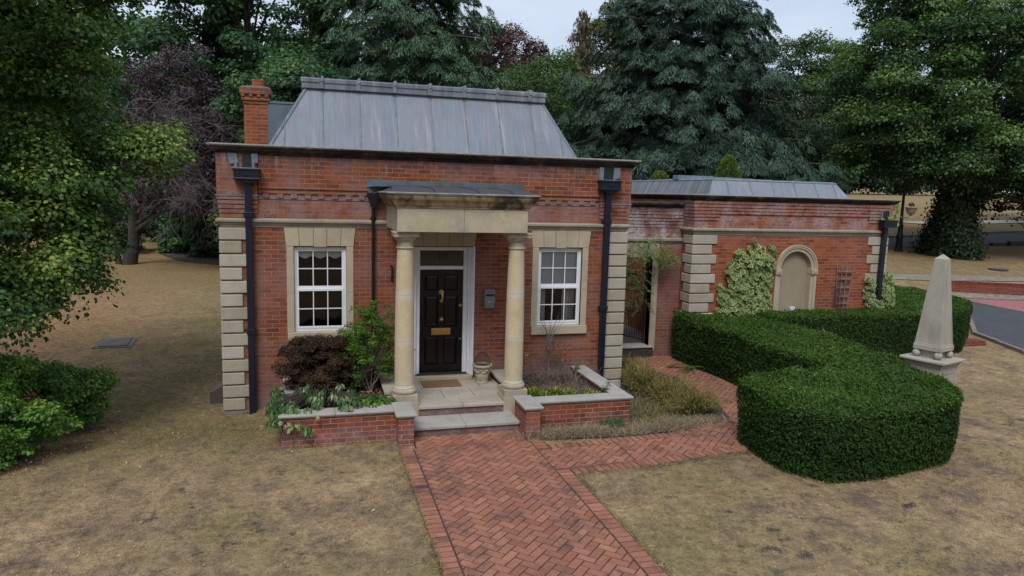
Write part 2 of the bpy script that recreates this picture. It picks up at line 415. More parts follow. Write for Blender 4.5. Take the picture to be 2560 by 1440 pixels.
TWIG = plain('twig_grey', (.17,.15,.135), .9, var=.3, scale=8)
TWIGP = plain('twig_dead', (.13,.105,.11), .9, var=.3, scale=8)
WOODG = plain('trellis_wood', (.20,.17,.165), .9, var=.3, scale=9)
GASB = plain('meter_box', (.085,.066,.056), .7, var=.2)
PLASTW = plain('white_plastic', (.6,.63,.68), .4, var=.05)
def glass_mat():
    m = bpy.data.materials.new('window_glass'); m.use_nodes = True; nt = m.node_tree; nt.nodes.clear()
    o = nt.nodes.new('ShaderNodeOutputMaterial'); t = nt.nodes.new('ShaderNodeBsdfTransparent'); g = nt.nodes.new('ShaderNodeBsdfGlossy')
    t.inputs[0].default_value = (.93,.94,.94,1); g.inputs['Roughness'].default_value = .02
    f = nt.nodes.new('ShaderNodeFresnel'); f.inputs[0].default_value = 1.5
    mx = nt.nodes.new('ShaderNodeMixShader')
    nt.links.new(math_(nt, 'MINIMUM', math_(nt, 'MULTIPLY_ADD', f.outputs[0], 1.0, .01), 1.0), mx.inputs[0])
    nt.links.new(t.outputs[0], mx.inputs[1]); nt.links.new(g.outputs[0], mx.inputs[2]); nt.links.new(mx.outputs[0], o.inputs[0]); return m
GLASS = glass_mat()
def lawn_mat(name, blades=False):
    m, nt, b = mat_new(name); P = pos(nt); px, py, pz = sep(nt, P)
    n1 = noise(nt, P, .42, 5, .6); n2 = noise(nt, P, 1.7, 6, .7); n3 = noise(nt, P, 16, 5, .8); n4 = noise(nt, P, .85, 4, .6, 1, 1, 0)
    c = ramp(nt, n2, [(.32, (.155,.115,.090)), (.43, (.25,.182,.118)), (.56, (.335,.243,.145)), (.72, (.42,.315,.190))])
    g = math_(nt, 'MULTIPLY', ramp(nt, n1, [(.43, 0.), (.66, 1.)]), ramp(nt, n2, [(.3, .35), (.6, 1.)]))
    # greener in the damp strip along the house, browner leaf litter further left, far lawn darker tan, part of it painted tree shade
    d = math_(nt, 'ABSOLUTE', math_(nt, 'SUBTRACT', px, -1.0)); gs = maprange(nt, d, 2.6, .4)
    gs = math_(nt, 'MULTIPLY', gs, maprange(nt, py, -4.0, -1.0))
    g = math_(nt, 'ADD', g, math_(nt, 'MULTIPLY', gs, .6)); 
    c = mixc(nt, math_(nt, 'MULTIPLY', g, .60), c, (.13,.128,.045))
    lf = maprange(nt, px, -1.6, -4.5); lf = math_(nt, 'MULTIPLY', lf, maprange(nt, py, 1., 6.))
    c = mixc(nt, math_(nt, 'MULTIPLY', lf, .55), c, (.26,.145,.070))
    c = mixc(nt, math_(nt, 'MULTIPLY', maprange(nt, py, 9., 20.), .75), c, (.225,.165,.080))
    bare = ramp(nt, noise(nt, P, 2.6, 6, .75, 1, 1.3, 1), [(.56, 0.), (.62, 1.)])
    bare = math_(nt, 'MULTIPLY', bare, ramp(nt, n4, [(.44, 0.), (.56, 1.)])); bare = math_(nt, 'MULTIPLY', bare, maprange(nt, py, -1.5, -3.5))
    c = mixc(nt, math_(nt, 'MULTIPLY', bare, .9 if not blades else .8), c, (.060,.052,.055))
    c = mixc(nt, 1.0, c, ramp(nt, n3, [(.3, .62), (.5, 1.), (.72, 1.3)]), 'MULTIPLY')
    n5 = noise(nt, P, 6.5, 8, .78)
    c = mixc(nt, 1.0, c, ramp(nt, n5, [(.34, (.58,.56,.56)), (.5, (1.,1.,1.)), (.66, (1.34,1.31,1.24))]), 'MULTIPLY')
    if blades:
        a = nt.nodes.new('ShaderNodeAttribute'); a.attribute_name = 'tint'
        c = mixc(nt, 1.0, c, ramp(nt, a.outputs['Fac'], [(0., (.85,.87,.78)), (.6, (1.2,1.2,1.12)), (.93, (1.55,1.5,1.3)), (1., (2.1,1.95,1.65))]), 'MULTIPLY')
    nt.links.new(c, b.inputs['Base Color']); b.inputs['Roughness'].default_value = .95; b.inputs['Specular IOR Level'].default_value = .1
    if not blades: bump(nt, b, math_(nt, 'ADD', n3, math_(nt, 'MULTIPLY', n2, 2.)), .9, .03)
    return m
LAWN = lawn_mat('lawn'); BLADE = lawn_mat('lawn_blades', True)
def tint_mat(name, stops, rough=.9, dark=None, scale=3.):
    m, nt, b = mat_new(name); P = pos(nt); a = nt.nodes.new('ShaderNodeAttribute'); a.attribute_name = 'tint'
    c = ramp(nt, a.outputs['Fac'], stops)
    n = noise(nt, P, 30, 5, .75); c = mixc(nt, 1.0, c, ramp(nt, n, [(.3, .8), (.7, 1.15)]), 'MULTIPLY')
    if dark:
        nd = noise(nt, P, scale, 6, .7); c = mixc(nt, math_(nt, 'MULTIPLY', ramp(nt, nd, [(.5, 0.), (.66, 1.)]), dark[3]), c, dark[:3])
    nt.links.new(c, b.inputs['Base Color']); b.inputs['Roughness'].default_value = rough; b.inputs['Specular IOR Level'].default_value = .25
    bump(nt, b, n, .4, .005); return m
PAVER = tint_mat('clay_paver', [(0., (.22,.094,.062)), (.5, (.290,.129,.086)), (.85, (.335,.156,.106)), (1., (.36,.172,.104))], dark=(.085,.060,.055,.75))
ASPH = plain('asphalt', (.060,.064,.074), .9, var=.25, scale=3, bmp=.3)
PINK = plain('pink_surface', (.36,.125,.125), .9, var=.2, scale=3)
COBB = plain('cobble', (.30,.26,.21), .9, var=.75, scale=7, bmp=.8)
GRAVP = plain('gravel_path', (.27,.235,.185), .9, var=.45, scale=5, bmp=.5)
BEDJ = plain('joint_sand', (.065,.050,.042), .95, var=.4, scale=14)

# ------------------------------------------------------------------ ground
def sheet(name, xs, ys, mat, kind='structure', dz=0.):
    X, Y = np.meshgrid(xs, ys); Z = gz(X, Y)+dz; V = np.stack([X, Y, Z], -1).reshape(-1, 3); nx, ny = len(xs), len(ys)
    i = np.arange(nx-1)[None, :]+np.arange(ny-1)[:, None]*nx
    F = np.stack([i, i+1, i+1+nx, i+nx], -1).reshape(-1, 4)
    me = bpy.data.meshes.new(name); me.from_pydata(V.tolist(), [], F.tolist()); me.materials.append(mat)
    me.polygons.foreach_set('use_smooth', [True]*len(me.polygons))
    o = link_mesh(name, me); o['kind'] = kind; return o
xs = np.concatenate([np.linspace(-400, -40, 13), np.linspace(-34, -8, 14), np.arange(-6, 22, .3), np.linspace(23, 60, 30), np.linspace(70, 500, 20)])
ys = np.concatenate([np.linspace(-120, -20, 8), np.linspace(-16, -10, 6), np.arange(-9, 6, .3), np.linspace(6.5, 50, 50), np.linspace(60, 600, 22)])
sheet('lawn', xs, ys, LAWN)
def draped(name, poly, mat, dz, n=14, kind='structure'):
    """closed outline laid on the ground, triangulated finely enough to follow it"""
    bm_ = __import__('bmesh').new(); vs = [bm_.verts.new((p[0], p[1], 0)) for p in poly]; bm_.faces.new(vs)
    import bmesh
    bmesh.ops.triangulate(bm_, faces=bm_.faces[:])
    for k in range(4):
        es = [e for e in bm_.edges if e.calc_length() > 1.6]
        if es: bmesh.ops.subdivide_edges(bm_, edges=es, cuts=1); bmesh.ops.triangulate(bm_, faces=[f for f in bm_.faces if len(f.verts) > 3])
    for v in bm_.verts: v.co.z = float(gz(v.co.x, v.co.y))+dz
    me = bpy.data.meshes.new(name); bm_.to_mesh(me); bm_.free(); me.materials.append(mat)
    o = link_mesh(name, me)
    if kind: o['kind'] = kind
    return o
draped('road', [(19.1,1.0),(20.05,3.3),(23.4,6.55),(26.4,9.85),(26.2,8.0),(25.85,6.4),(24.6,1.0),(22.5,-9),(22,-20),(14.5,-20),(17,-8)], ASPH, .012)
draped('pink_apron', [(26.65,9.75),(28.7,8.85),(36,6),(34,-8),(24.2,-6),(25.0,1.0),(26.1,6.4)], PINK, .014)
draped('cobble_strip', [(26.6,10.0),(29.1,9.15),(36.5,6.4),(37.5,7.6),(30.3,9.95),(27.6,11.1),(26.2,11.4)], COBB, .03)
draped('far_path', [(18,14.0),(22,14.1),(26.7,13.95),(30,13.1),(33.3,12.5),(42,11.5),(42,12.5),(34.3,13.3),(31.2,14.25),(27.8,15.1),(22,15.4),(18,15.4)], GRAVP, .03)
draped('far_road', [(18,17.6),(26,20.2),(34.8,22.3),(43.6,23.0),(60,21.5),(60,28.5),(52,27.8),(38.3,26.1),(28,24.3),(18,21.5)], ASPH, .05)
draped('pale_apron', [(46.8,34.6),(48.5,32.4),(60,33.2),(60,35.0),(52,34.4)], plain('pale_gravel', (.40,.37,.32), .9), .05)
kb = MB()
def kerb(pts, w, h):
    for a, b in zip(pts[:-1], pts[1:]):
        n = max(1, int(math.dist(a, b)/1.0))
        for i in range(n):
            p = [a[k]+(b[k]-a[k])*i/n for k in (0,1)]; q = [a[k]+(b[k]-a[k])*(i+.985)/n for k in (0,1)]
            d = Vector((q[0]-p[0], q[1]-p[1])); L = d.length; d.normalize(); c = ((p[0]+q[0])/2, (p[1]+q[1])/2)
            z = float(gz(*c)); kb.obox(c, (d.x, d.y), (-d.y, d.x), L/2, w/2, z-.1, z+h)
kerb([(17,-8),(19.1,1.0),(20.05,3.3),(23.4,6.55),(26.45,9.95)], .12, .09)
kerb([(26.5,9.85),(26.0,6.4),(24.75,1.0)], .18, .03)
kerb([(26.5,9.92),(29.0,9.05),(36,6.3)], .12, .05)
kerb([(18,21.5),(28,24.3),(38.3,26.1),(52,27.8)], .2, .16)
kerb([(34.8,22.3),(43.6,23.0)], .14, .06)
o = kb.build('kerb', CONC); o['kind'] = 'structure'

# ------------------------------------------------------------------ herringbone path
def clip(poly, reg):
    out = poly
    for i in range(len(reg)):
        a, b = reg[i], reg[(i+1) % len(reg)]; inp = out; out = []
        if not inp: return []
        sd_ = lambda p: (b[0]-a[0])*(p[1]-a[1])-(b[1]-a[1])*(p[0]-a[0])
        for j in range(len(inp)):
            p, q = inp[j-1], inp[j]; sp, sq = sd_(p), sd_(q)
            if (sp >= 0) != (sq >= 0):
                t = sp/(sp-sq); out.append((p[0]+(q[0]-p[0])*t, p[1]+(q[1]-p[1])*t))
            if sq >= 0: out.append(q)
    return out
def area(p): return .5*sum(p[i-1][0]*p[i][1]-p[i][0]*p[i-1][1] for i in range(len(p)))
rng = random.Random(5)
pv = MB()
def paver(poly, dz=.016, jk=.0062):
    if len(poly) < 3 or area(poly) < .0006: return
    c = (sum(p[0] for p in poly)/len(poly), sum(p[1] for p in poly)/len(poly)); z = float(gz(*c))+dz+rng.uniform(-.0025, .0025)
    def inset(pl, k):
        out = list(pl)
        for i in range(len(pl)):
            a, b_ = pl[i], pl[(i+1) % len(pl)]; L = math.dist(a, b_)
            if L < 1e-5: continue
            nx, ny = -(b_[1]-a[1])/L*k, (b_[0]-a[0])/L*k; a2 = (a[0]+nx, a[1]+ny); b2 = (b_[0]+nx, b_[1]+ny)
            inp = out; out = []
            sd_ = lambda p: (b2[0]-a2[0])*(p[1]-a2[1])-(b2[1]-a2[1])*(p[0]-a2[0])
            for j in range(len(inp)):
                p, q = inp[j-1], inp[j]; sp, sq = sd_(p), sd_(q)
                if (sp >= 0) != (sq >= 0): t = sp/(sp-sq); out.append((p[0]+(q[0]-p[0])*t, p[1]+(q[1]-p[1])*t))
                if sq >= 0: out.append(q)
            if len(out) < 3: return []
        return out
    ins = inset(poly, jk)
    if len(ins) < 3 or area(ins) < .0003: return
    ins2 = [(c[0]+(p[0]-c[0])*.955, c[1]+(p[1]-c[1])*.955) for p in ins]
    n = len(ins); b = len(pv.v); tt = min(1, max(0, rng.gauss(.5, .22)))
    tl = (rng.uniform(-.002,.002), rng.uniform(-.002,.002))
    pv.v += [(p[0], p[1], z-.018) for p in ins]+[(p[0], p[1], z-.004) for p in ins]+[(p[0], p[1], z+(p[0]-c[0])*tl[0]*10+(p[1]-c[1])*tl[1]*10) for p in ins2]
    pv.f.append(tuple(range(b+2*n, b+3*n))); pv.t.append(tt)
    for r in (0, n):
        for i in range(n):
            j = (i+1) % n; pv.f.append((b+r+i, b+r+j, b+r+n+j, b+r+n+i)); pv.t.append(tt*.45)
REG = [[(2.855,-8.5),(4.635,-8.5),(4.635,-2.62),(2.855,-2.62)], [(2.9,-2.62),(4.60,-2.62),(4.60,-2.11),(2.9,-2.11)],
       [(4.635,-3.80),(5.9,-3.74),(5.9,-2.97),(4.635,-3.03)], [(5.9,-3.74),(7.75,-3.50),(7.03,-2.90),(5.9,-2.97)],
       [(7.75,-3.50),(9.9,-3.1),(9.9,-2.2),(8.30,-2.52),(7.03,-2.90)], [(8.30,-2.52),(9.9,-2.2),(9.75,-1.0),(8.62,-1.5)],
       [(8.62,-1.5),(9.75,-1.0),(9.75,.6),(8.82,.6)], [(8.82,.6),(9.75,.6),(9.6,2.2),(8.2,2.2),(8.45,1.3)]]
B, A = .216, .108
ca, sa = math.cos(math.radians(45)), math.sin(math.radians(45))
def herr():
    out = []
    for i in range(-60, 90):
        for j in range(-60, 60):
            # one L of two bricks per lattice cell; lattice vectors (A, A) and (2A, -2A)
            ox = i*A + j*2*A; oy = i*A - j*2*A
            out.append([(ox, oy), (ox+B, oy), (ox+B, oy+A), (ox, oy+A)])
            out.append([(ox, oy+A), (ox+A, oy+A), (ox+A, oy+A+B), (ox, oy+A+B)])
    return out
for q in herr():
    w = [(5.5+p[0]*ca-p[1]*sa, -3.0+p[0]*sa+p[1]*ca) for p in q]
    cx = sum(p[0] for p in w)/4; cy = sum(p[1] for p in w)/4
    if not (2.5 < cx < 10.2 and -8.8 < cy < 2.6): continue
    for r in REG: paver(clip(w, r))
def soldiers(pts, w=.205, step=.112):
    """bricks laid crosswise along a polyline, extending w to its left"""
    for a, b in zip(pts[:-1], pts[1:]):
        L = math.dist(a, b); n = max(1, round(L/step)); dx, dy = (b[0]-a[0])/n, (b[1]-a[1])/n
        nx, ny = -(b[1]-a[1])/L*w, (b[0]-a[0])/L*w
        for i in range(n):
            p = (a[0]+dx*i, a[1]+dy*i); q = (p[0]+dx, p[1]+dy)
            paver([p, q, (q[0]+nx, q[1]+ny), (p[0]+nx, p[1]+ny)], .019, .0085)
soldiers([(2.85,-8.5),(2.85,-4.05)]); soldiers([(2.85,-3.95),(2.85,-2.62)])
soldiers([(4.845,-8.5),(4.845,-3.82)])
soldiers([(4.86,-4.02),(5.77,-3.965),(6.4,-3.88),(7.9,-3.66)])
soldiers([(4.86,-2.60),(4.86,-3.0)], .2) if False else None
for yy in (-2.74,-2.86,-2.98): paver([(4.64,yy),(4.84,yy),(4.84,yy+.11),(4.64,yy+.11)], .019)
soldiers([(4.86,-3.02),(5.9,-2.97),(7.03,-2.90),(8.28,-2.53)], .2)
path = pv.build('path', PAVER, tint=True); path['kind'] = 'structure'
bed = MB()
def flat(poly, dz): bed.poly([(p[0], p[1], float(gz(*p))+dz) for p in poly])
flat([(2.63,-8.5),(4.86,-8.5),(4.86,-3.9),(4.86,-2.6),(2.63,-2.6)], .004); flat([(2.88,-2.6),(4.63,-2.6),(4.63,-2.1),(2.88,-2.1)], .004)
for p in ([(4.86,-4.02),(6.4,-3.9),(6.4,-2.7),(4.86,-2.85)], [(6.4,-3.9),(8,-3.68),(8.3,-2.3),(6.4,-2.7)], [(8,-3.68),(9.9,-3.4),(9.9,-2.),(8.3,-2.3)], [(8.3,-2.3),(9.9,-2.),(9.8,-.6),(8.7,-1.2)], [(8.7,-1.2),(9.8,-.6),(9.8,.6),(8.8,.6)], [(8.8,.6),(9.8,.6),(9.6,2.25),(8.2,2.25)]): flat(p, .0045)
o = bed.build('path_bedding', BEDJ); o['kind'] = 'structure'
draped('planting_bed', [(4.9,-2.62),(5.9,-2.72),(7.03,-2.68),(8.15,-2.42),(8.45,-1.9),(8.7,-1.0),(8.78,.4),(8.45,1.3),(8.2,2.2),(7.25,2.2),(7.25,.0),(6.55,-.1),(6.55,-2.15),(4.9,-2.2)], SOIL, .02)
# ------------------------------------------------------------------ the lodge
W_ = 7.296; ZS = 3.225
lodge = thing('lodge', 'red brick gate lodge with stone quoins, columned porch and grey lead mansard roof', 'house', (3.75, 0, 0))
def holed_wall(mb, x0, x1, z0, z1, holes, y, depth):
    xs_ = sorted({x0, x1, *[h[0] for h in holes], *[h[1] for h in holes]}); zs_ = sorted({z0, z1, *[h[2] for h in holes], *[h[3] for h in holes]})
    for a, b in zip(xs_[:-1], xs_[1:]):
        for c, d in zip(zs_[:-1], zs_[1:]):
            if any(h[0] <= a and b <= h[1] and h[2] <= c and d <= h[3] for h in holes): continue
            mb.poly([(a,y,c),(b,y,c),(b,y,d),(a,y,d)]); mb.poly([(b,y+depth,c),(a,y+depth,c),(a,y+depth,d),(b,y+depth,d)])
    for a, b, c, d in holes:
        mb.poly([(a,y,c),(a,y,d),(a,y+depth,d),(a,y+depth,c)]); mb.poly([(b,y,d),(b,y,c),(b,y+depth,c),(b,y+depth,d)])
        mb.poly([(a,y,d),(b,y,d),(b,y+depth,d),(a,y+depth,d)]); mb.poly([(b,y,c),(a,y,c),(a,y+depth,c),(b,y+depth,c)])
WIN = [(1.146, 2.024), (5.536, 6.414)]
HD = 8.6
w = MB()
holed_wall(w, 0, W_, -.25, ZS+.07, [(a, b, 1.405, 2.905) for a, b in WIN]+[(3.16, 4.27, .46, 2.905)], 0, .3)
w.poly([(0,.3,-.25),(0,0,-.25),(0,0,3.3),(0,.3,3.3)]); w.poly([(W_,0,-.25),(W_,.3,-.25),(W_,.3,3.3),(W_,0,3.3)])
w.box(0, .3, .3, HD, -.25, 3.3); w.box(W_-.3, W_, .3, HD, -.25, 3.3); w.box(.3, W_-.3, HD-.3, HD, -.25, 3.3)
w.build('wall', BR_MAIN, lodge)
rb = MB(); rb.box(.3, W_-.3, 2.2, 2.3, -.1, 3.3); rb.box(.3, W_-.3, .3, 2.2, .0, .1); rb.box(.3, W_-.3, .3, 2.2, 3.2, 3.3)
rb.build('inner_room', ROOM, lodge)
# upper wall (attic storey) with corbelled dentil course and corner piers
u = MB()
u.rsweep((0, W_, 0, HD), [(0,3.30),(0,4.44)])
u.box(.60, 6.70, -.022, 0, 3.790, 3.862); u.box(.60, 6.70, -.045, 0, 3.866, 4.44)
x = .66
while x < 6.66:
    u.box(x, x+.102, -.030, 0, 3.716, 3.787); x += .2255
for x0, x1 in ((-.0, .585), (6.715, W_)):
    xa = x0-(.0 if x0 > 3 else 0)
    for k in range(5):
        o_ = .014+.010*k; zz = 3.37+.075*k
        u.box(x0-(o_ if x0 < 1 else 0), x1+(o_ if x1 > 3 else 0), -o_, 0, zz+.007, zz+.070)
    u.box(x0-(.05 if x0 < 1 else 0), x1+(.05 if x1 > 3 else 0), -.052, .0, 3.760, 4.44)
u.build('upper_wall', BR_TOP, lodge, bevel=.003, seg=1)
ls = MB()
for x0, x1 in ((-.07, .59), (6.71, W_+.07)): ls.box(x0, x1, -.066, 0, 3.735, 3.758)
ls.box(.59, 6.71, -.012, 0, 3.694, 3.712)
ls.build('lead_strip', LEADF, lodge)
c_ = MB()
c_.rsweep((0, W_, 0, HD), [(.045,4.405),(.05,4.43),(.07,4.435),(.075,4.452),(.10,4.462),(.128,4.482),(.142,4.505),(.146,4.52),(.165,4.524),(.172,4.535),(.172,4.556)], cap=False)
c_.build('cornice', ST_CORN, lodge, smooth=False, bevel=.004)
ct = MB(); ct.rsweep((0, W_, 0, HD), [(.174,4.556),(.172,4.572),(.12,4.583),(-.30,4.590),(-.30,4.50)], cap=False); ct.build('cornice_top', ST_CORNT, lodge, bevel=.004)
gt = MB(); gt.box(.2, W_-.2, .2, HD-.2, 4.40, 4.52); gt.build('gutter_floor', LEADF, lodge)
sc = MB()
sc.rsweep((0, W_, 0, HD), [(.012,3.225),(.014,3.255),(.03,3.262),(.035,3.285),(.055,3.305),(.075,3.31),(.078,3.345),(.060,3.362),(.0,3.372)], cap=False)
sc.build('string_course', ST_STRING, lodge, bevel=.003)
# roof
rf = MB(); xb0, xb1, yb0, yb1 = .72, 6.43, .38, 8.1; xt0, xt1, yt0, yt1 = 1.385, 5.835, 1.03, 7.4; zb_, zt_ = 4.50, 5.685
q = [(xb0,yb0,zb_),(xb1,yb0,zb_),(xb1,yb1,zb_),(xb0,yb1,zb_)]; t_ = [(xt0,yt0,zt_),(xt1,yt0,zt_),(xt1,yt1,zt_),(xt0,yt1,zt_)]
rf.poly([q[0],q[1],t_[1],t_[0]]); rf.poly([q[2],q[3],t_[3],t_[2]]); rf.poly(t_)
roof = rf.build('roof', LEAD, lodge)
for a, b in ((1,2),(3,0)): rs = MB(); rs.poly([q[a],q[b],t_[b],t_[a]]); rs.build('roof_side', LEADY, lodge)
def seam(mb, x, xt=None, r=.016):
    xt = x if xt is None else xt
    f = (x - xb0)/(xt0-xb0) if x < xt0 else ((xb1-x)/(xb1-xt1) if x > xt1 else 1)
    f = max(0, min(1, f)); e = Vector((x, yb0, zb_)); g_ = Vector((x, yb0+(yt0-yb0)*f, zb_+(zt_-zb_)*f))
    mb.tube([e, g_], r, 6)
for x in (1.01, 1.66, 2.31, 2.965, 3.62, 4.275, 4.925, 5.58, 6.12):
    s_ = MB(); seam(s_, x); s_.build('lead_roll', LEADF, roof)
s_ = MB(); s_.tube([q[0], t_[0]], .030); s_.build('hip_roll', LEADF, roof)
s_ = MB(); s_.tube([q[1], t_[1]], .022); s_.build('hip_roll', LEADF, roof)
fb = MB(); fb.rsweep((1.315, 5.875, .975, 7.45), [(0,5.672),(.012,5.675),(.012,5.775),(.028,5.778),(.03,5.845),(.012,5.862)])
fb.build('fascia', lead_mat('lead_fascia', base=(.13,.15,.18)), lodge, bevel=.006)
for x in (1.66, 2.31, 2.965, 3.62, 4.275, 4.925, 5.58):
    s_ = MB(); s_.tube([(x,.945,5.80),(x,.955,5.876),(x,1.2,5.885),(x,7.3,5.885)], .028, 8); s_.build('roof_roll', LEADF, lodge)
for x in (1.66, 2.31, 2.965, 3.62, 4.275, 4.925, 5.58): s_ = MB(); s_.box(x-.05, x+.02, .935, .96, 5.68, 5.85); s_.build('fascia_lap', LEADF, lodge)
# chimney
ch = MB(); ch.box(.075, .56, 4.0, 4.55, 4.4, 5.655)
ch.box(.06, .575, 3.985, 4.565, 5.657, 5.73); ch.box(.03, .605, 3.955, 4.595, 5.732, 5.80)
for i in range(4): ch.box(.03+i*.16, .10+i*.16, 3.93, 4.0, 5.802, 5.86)
ch.box(.045, .59, 3.97, 4.58, 5.802, 5.86); ch.box(-.0, .635, 3.925, 4.625, 5.862, 6.0)
chim = ch.build('chimney', BR_CHIM, lodge, bevel=.004, seg=1)
s_ = MB(); s_.rsweep((0,.635,3.925,4.625), [(-.005,6.0),(-.08,6.035),(-.22,6.06)]); s_.build('flaunching', MORT, chim)
s_ = MB(); s_.lathe((.36, 4.27), [(.13,6.03),(.128,6.17),(.135,6.172),(.135,6.20),(.10,6.20),(.10,6.05)], 20); s_.build('chimney_pot', TERRA, chim, smooth=True)
s_ = MB(); s_.box(.56, 1.2, 4.0, 4.55, 4.5, 5.69); s_.box(.555, 1.25, 3.985, 4.565, 5.692, 5.74); s_.build('lead_cheek', plain('cheek_lead', (.12,.155,.19), .6, var=.3, scale=3), lodge, bevel=.005)
# quoins
def quoin(x0, x1, z0, z1, y, parent, back=None, side=0):
    b = MB(); ya = y-.035; b.box(x0-(.035 if side < 0 else 0), x1+(.035 if side > 0 else 0), ya, y+(back or .3), z0+.012, z1-.012)
    b.build('quoin', rng.choice((ST_QUOIN, ST_QUOIN, ST_Q2, ST_Q3)), parent, bevel=.014)
for k in range(14):
    z1 = ZS-.225*k-(0 if k else .002); z0 = z1-.225
    quoin(0, .40 if k % 2 == 0 else .32, z0, z1, 0, lodge, .34 if k % 2 else .26, -1)
    if k < 14: quoin(6.87 if k % 2 == 0 else 6.89, W_, z0, z1, 0, lodge, .34 if k % 2 else .26, 1)
b = MB(); b.box(-.02, .42, -.02, .3, -.25, .072); b.build('plinth', CONC, lodge)
# windows
def window(idx, x0, x1, parent):
    z0, z1 = 1.416, 2.891
    win = MB()
    Y0, Y1 = .045, .11; fw = .045
    win.box(x0, x0+fw, Y0, Y1, z0, z1); win.box(x1-fw, x1, Y0, Y1, z0, z1); win.box(x0+fw, x1-fw, Y0, Y1, z1-fw, z1); win.box(x0+fw, x1-fw, Y0, Y1, z0, z0+.05)
    wf = win.build('window', WHITE, parent, bevel=.006)
    a, b_ = x0+fw, x1-fw
    for nm, c, d, y0, y1 in (('upper', 2.165, z1-fw, .058, .10), ('lower', z0+.05, 2.165, .035, .088)):
        s = MB(); g = .032; lo = .045 if nm == 'upper' else .038; hi = .03 if nm == 'upper' else .042
        s.box(a, a+g, y0, y1, c, d); s.box(b_-g, b_, y0, y1, c, d); s.box(a+g, b_-g, y0, y1, c, c+lo); s.box(a+g, b_-g, y0, y1, d-hi, d)
        s.build('frame', WHITE, wf, bevel=.004)
        s = MB(); wx = (b_-a-2*g); mx = .016
        for i in (1, 2): s.box(a+g+wx*i/3-mx/2, a+g+wx*i/3+mx/2, y0+.006, y0+.034, c+lo, d-hi)
        zm = (c+lo+d-hi)/2
        for i in range(3):
            s.box(a+g+wx*i/3+mx/2*(i > 0), a+g+wx*(i+1)/3-mx/2*(i < 2), y0+.007, y0+.033, zm-mx/2, zm+mx/2)
        s.build('glazing_bar', WHITE, wf)
        s = MB(); s.poly([(a+g-.004,y0+.02,c+lo-.004),(b_-g+.004,y0+.02,c+lo-.004),(b_-g+.004,y0+.02,d-hi+.004),(a+g-.004,y0+.02,d-hi+.004)]); s.build('pane', GLASS, wf)
    # stone surround
    s = MB(); cx = (x0+x1)/2; ft, fb2 = 1.19/2, 1.125/2; zl, zh = 2.91, 3.221
    n = 5; ks = [-1, -.6, -.19, .19, .6, 1]
    for i in range(5):
        l, r = ks[i], ks[i+1]; e = .012 if i == 2 else 0; gp = .003
        s.prism_xz([(cx+l*fb2+gp-(.0 if i != 2 else .0), zl-e), (cx+r*fb2-gp, zl-e), (cx+r*ft-gp, zh), (cx+l*ft+gp, zh)], -.022-e*.8, .02)
    s.build('lintel', ST_SURR, parent, bevel=.004)
    for l, r in ((x0-.118, x0), (x1, x1+.118)):
        s = MB(); s.box(l, r, -.018, .12, 1.418, 2.10); s.box(l, r, -.018, .12, 2.104, zl-.003); s.build('jamb', ST_SURR, parent, bevel=.004)
    s = MB(); s.box(x0-.112, x1+.126, -.065, .15, 1.254, 1.414); s.build('sill', ST_SURR, parent, bevel=.01)
window(0, *WIN[0], lodge); window(1, *WIN[1], lodge)
# blinds and curtains behind the glass
s = MB(); x0, x1 = WIN[0][0]+.06, WIN[0][1]-.06; pts = []
N_ = 36; prev = None
for i in range(N_+1):
    xx = x0+(x1-x0)*i/N_; ph = (i/N_)*3; z = 2.705-.022*math.cos(2*math.pi*(ph-.0))*(-1)
    if prev: s.poly([(prev[0],.14,prev[1]),(xx,.14,z),(xx,.14,2.88),(prev[0],.14,2.88)])
    prev = (xx, z)
s.build('pelmet', CREAM, lodge)
s = MB(); x0, x1 = WIN[1][0]+.03, WIN[1][1]-.03; s.box(x0, x1, .135, .14, 2.28, 2.88); s.box(x0, x1, .130, .145, 2.19, 2.28); s.build('roller_blind', BLIND, lodge)
s = MB()
for xa, xb in ((x0+.02, x0+.20), (x1-.27, x1-.02)):
    n = 16
    for i in range(n):
        u0, u1 = i/n, (i+1)/n; y0 = .24+.025*math.sin(u0*n*1.9); y1 = .24+.025*math.sin(u1*n*1.9)
        s.poly([(xa+(xb-xa)*u0,y0,1.3),(xa+(xb-xa)*u1,y1,1.3),(xa+(xb-xa)*u1,y1,2.9),(xa+(xb-xa)*u0,y0,2.9)])
s.build('curtain', CURT, lodge)
# door set
DX = 3.722
s = MB()
for sx in (-1, 1):
    def bx(a, b, y0, y1, z0, z1):
        l, r = sorted((DX+sx*a, DX+sx*b)); s.box(l, r, y0, y1, z0, z1)
    bx(.402, .478, .055, .20, .545, 2.84); bx(.478, .520, .0, .20, .545, 2.905); bx(.520, .555, -.022, .05, .515, 2.905); bx(.555, .592, -.036, .05, .515, 2.918)
    bx(.530, .540, -.030, -.02, .60, 2.85)
s.box(DX-.478, DX+.478, .055, .20, 2.84, 2.903); s.box(DX-.402, DX+.402, .06, .18, 2.492, 2.556)
s.build('door_frame', WHITEP, lodge, bevel=.005)
s = MB(); s.poly([(DX-.40,.10,2.556),(DX+.40,.10,2.556),(DX+.40,.10,2.84),(DX-.40,.10,2.84)]); fl = s.build('fanlight', GLASS, lodge)
s = MB(); s.box(DX-.402, DX+.402, .135, .14, 2.55, 2.845); s.build('fanlight_backing', plain('fanlight_dark', (.015,.013,.013), .5), lodge)
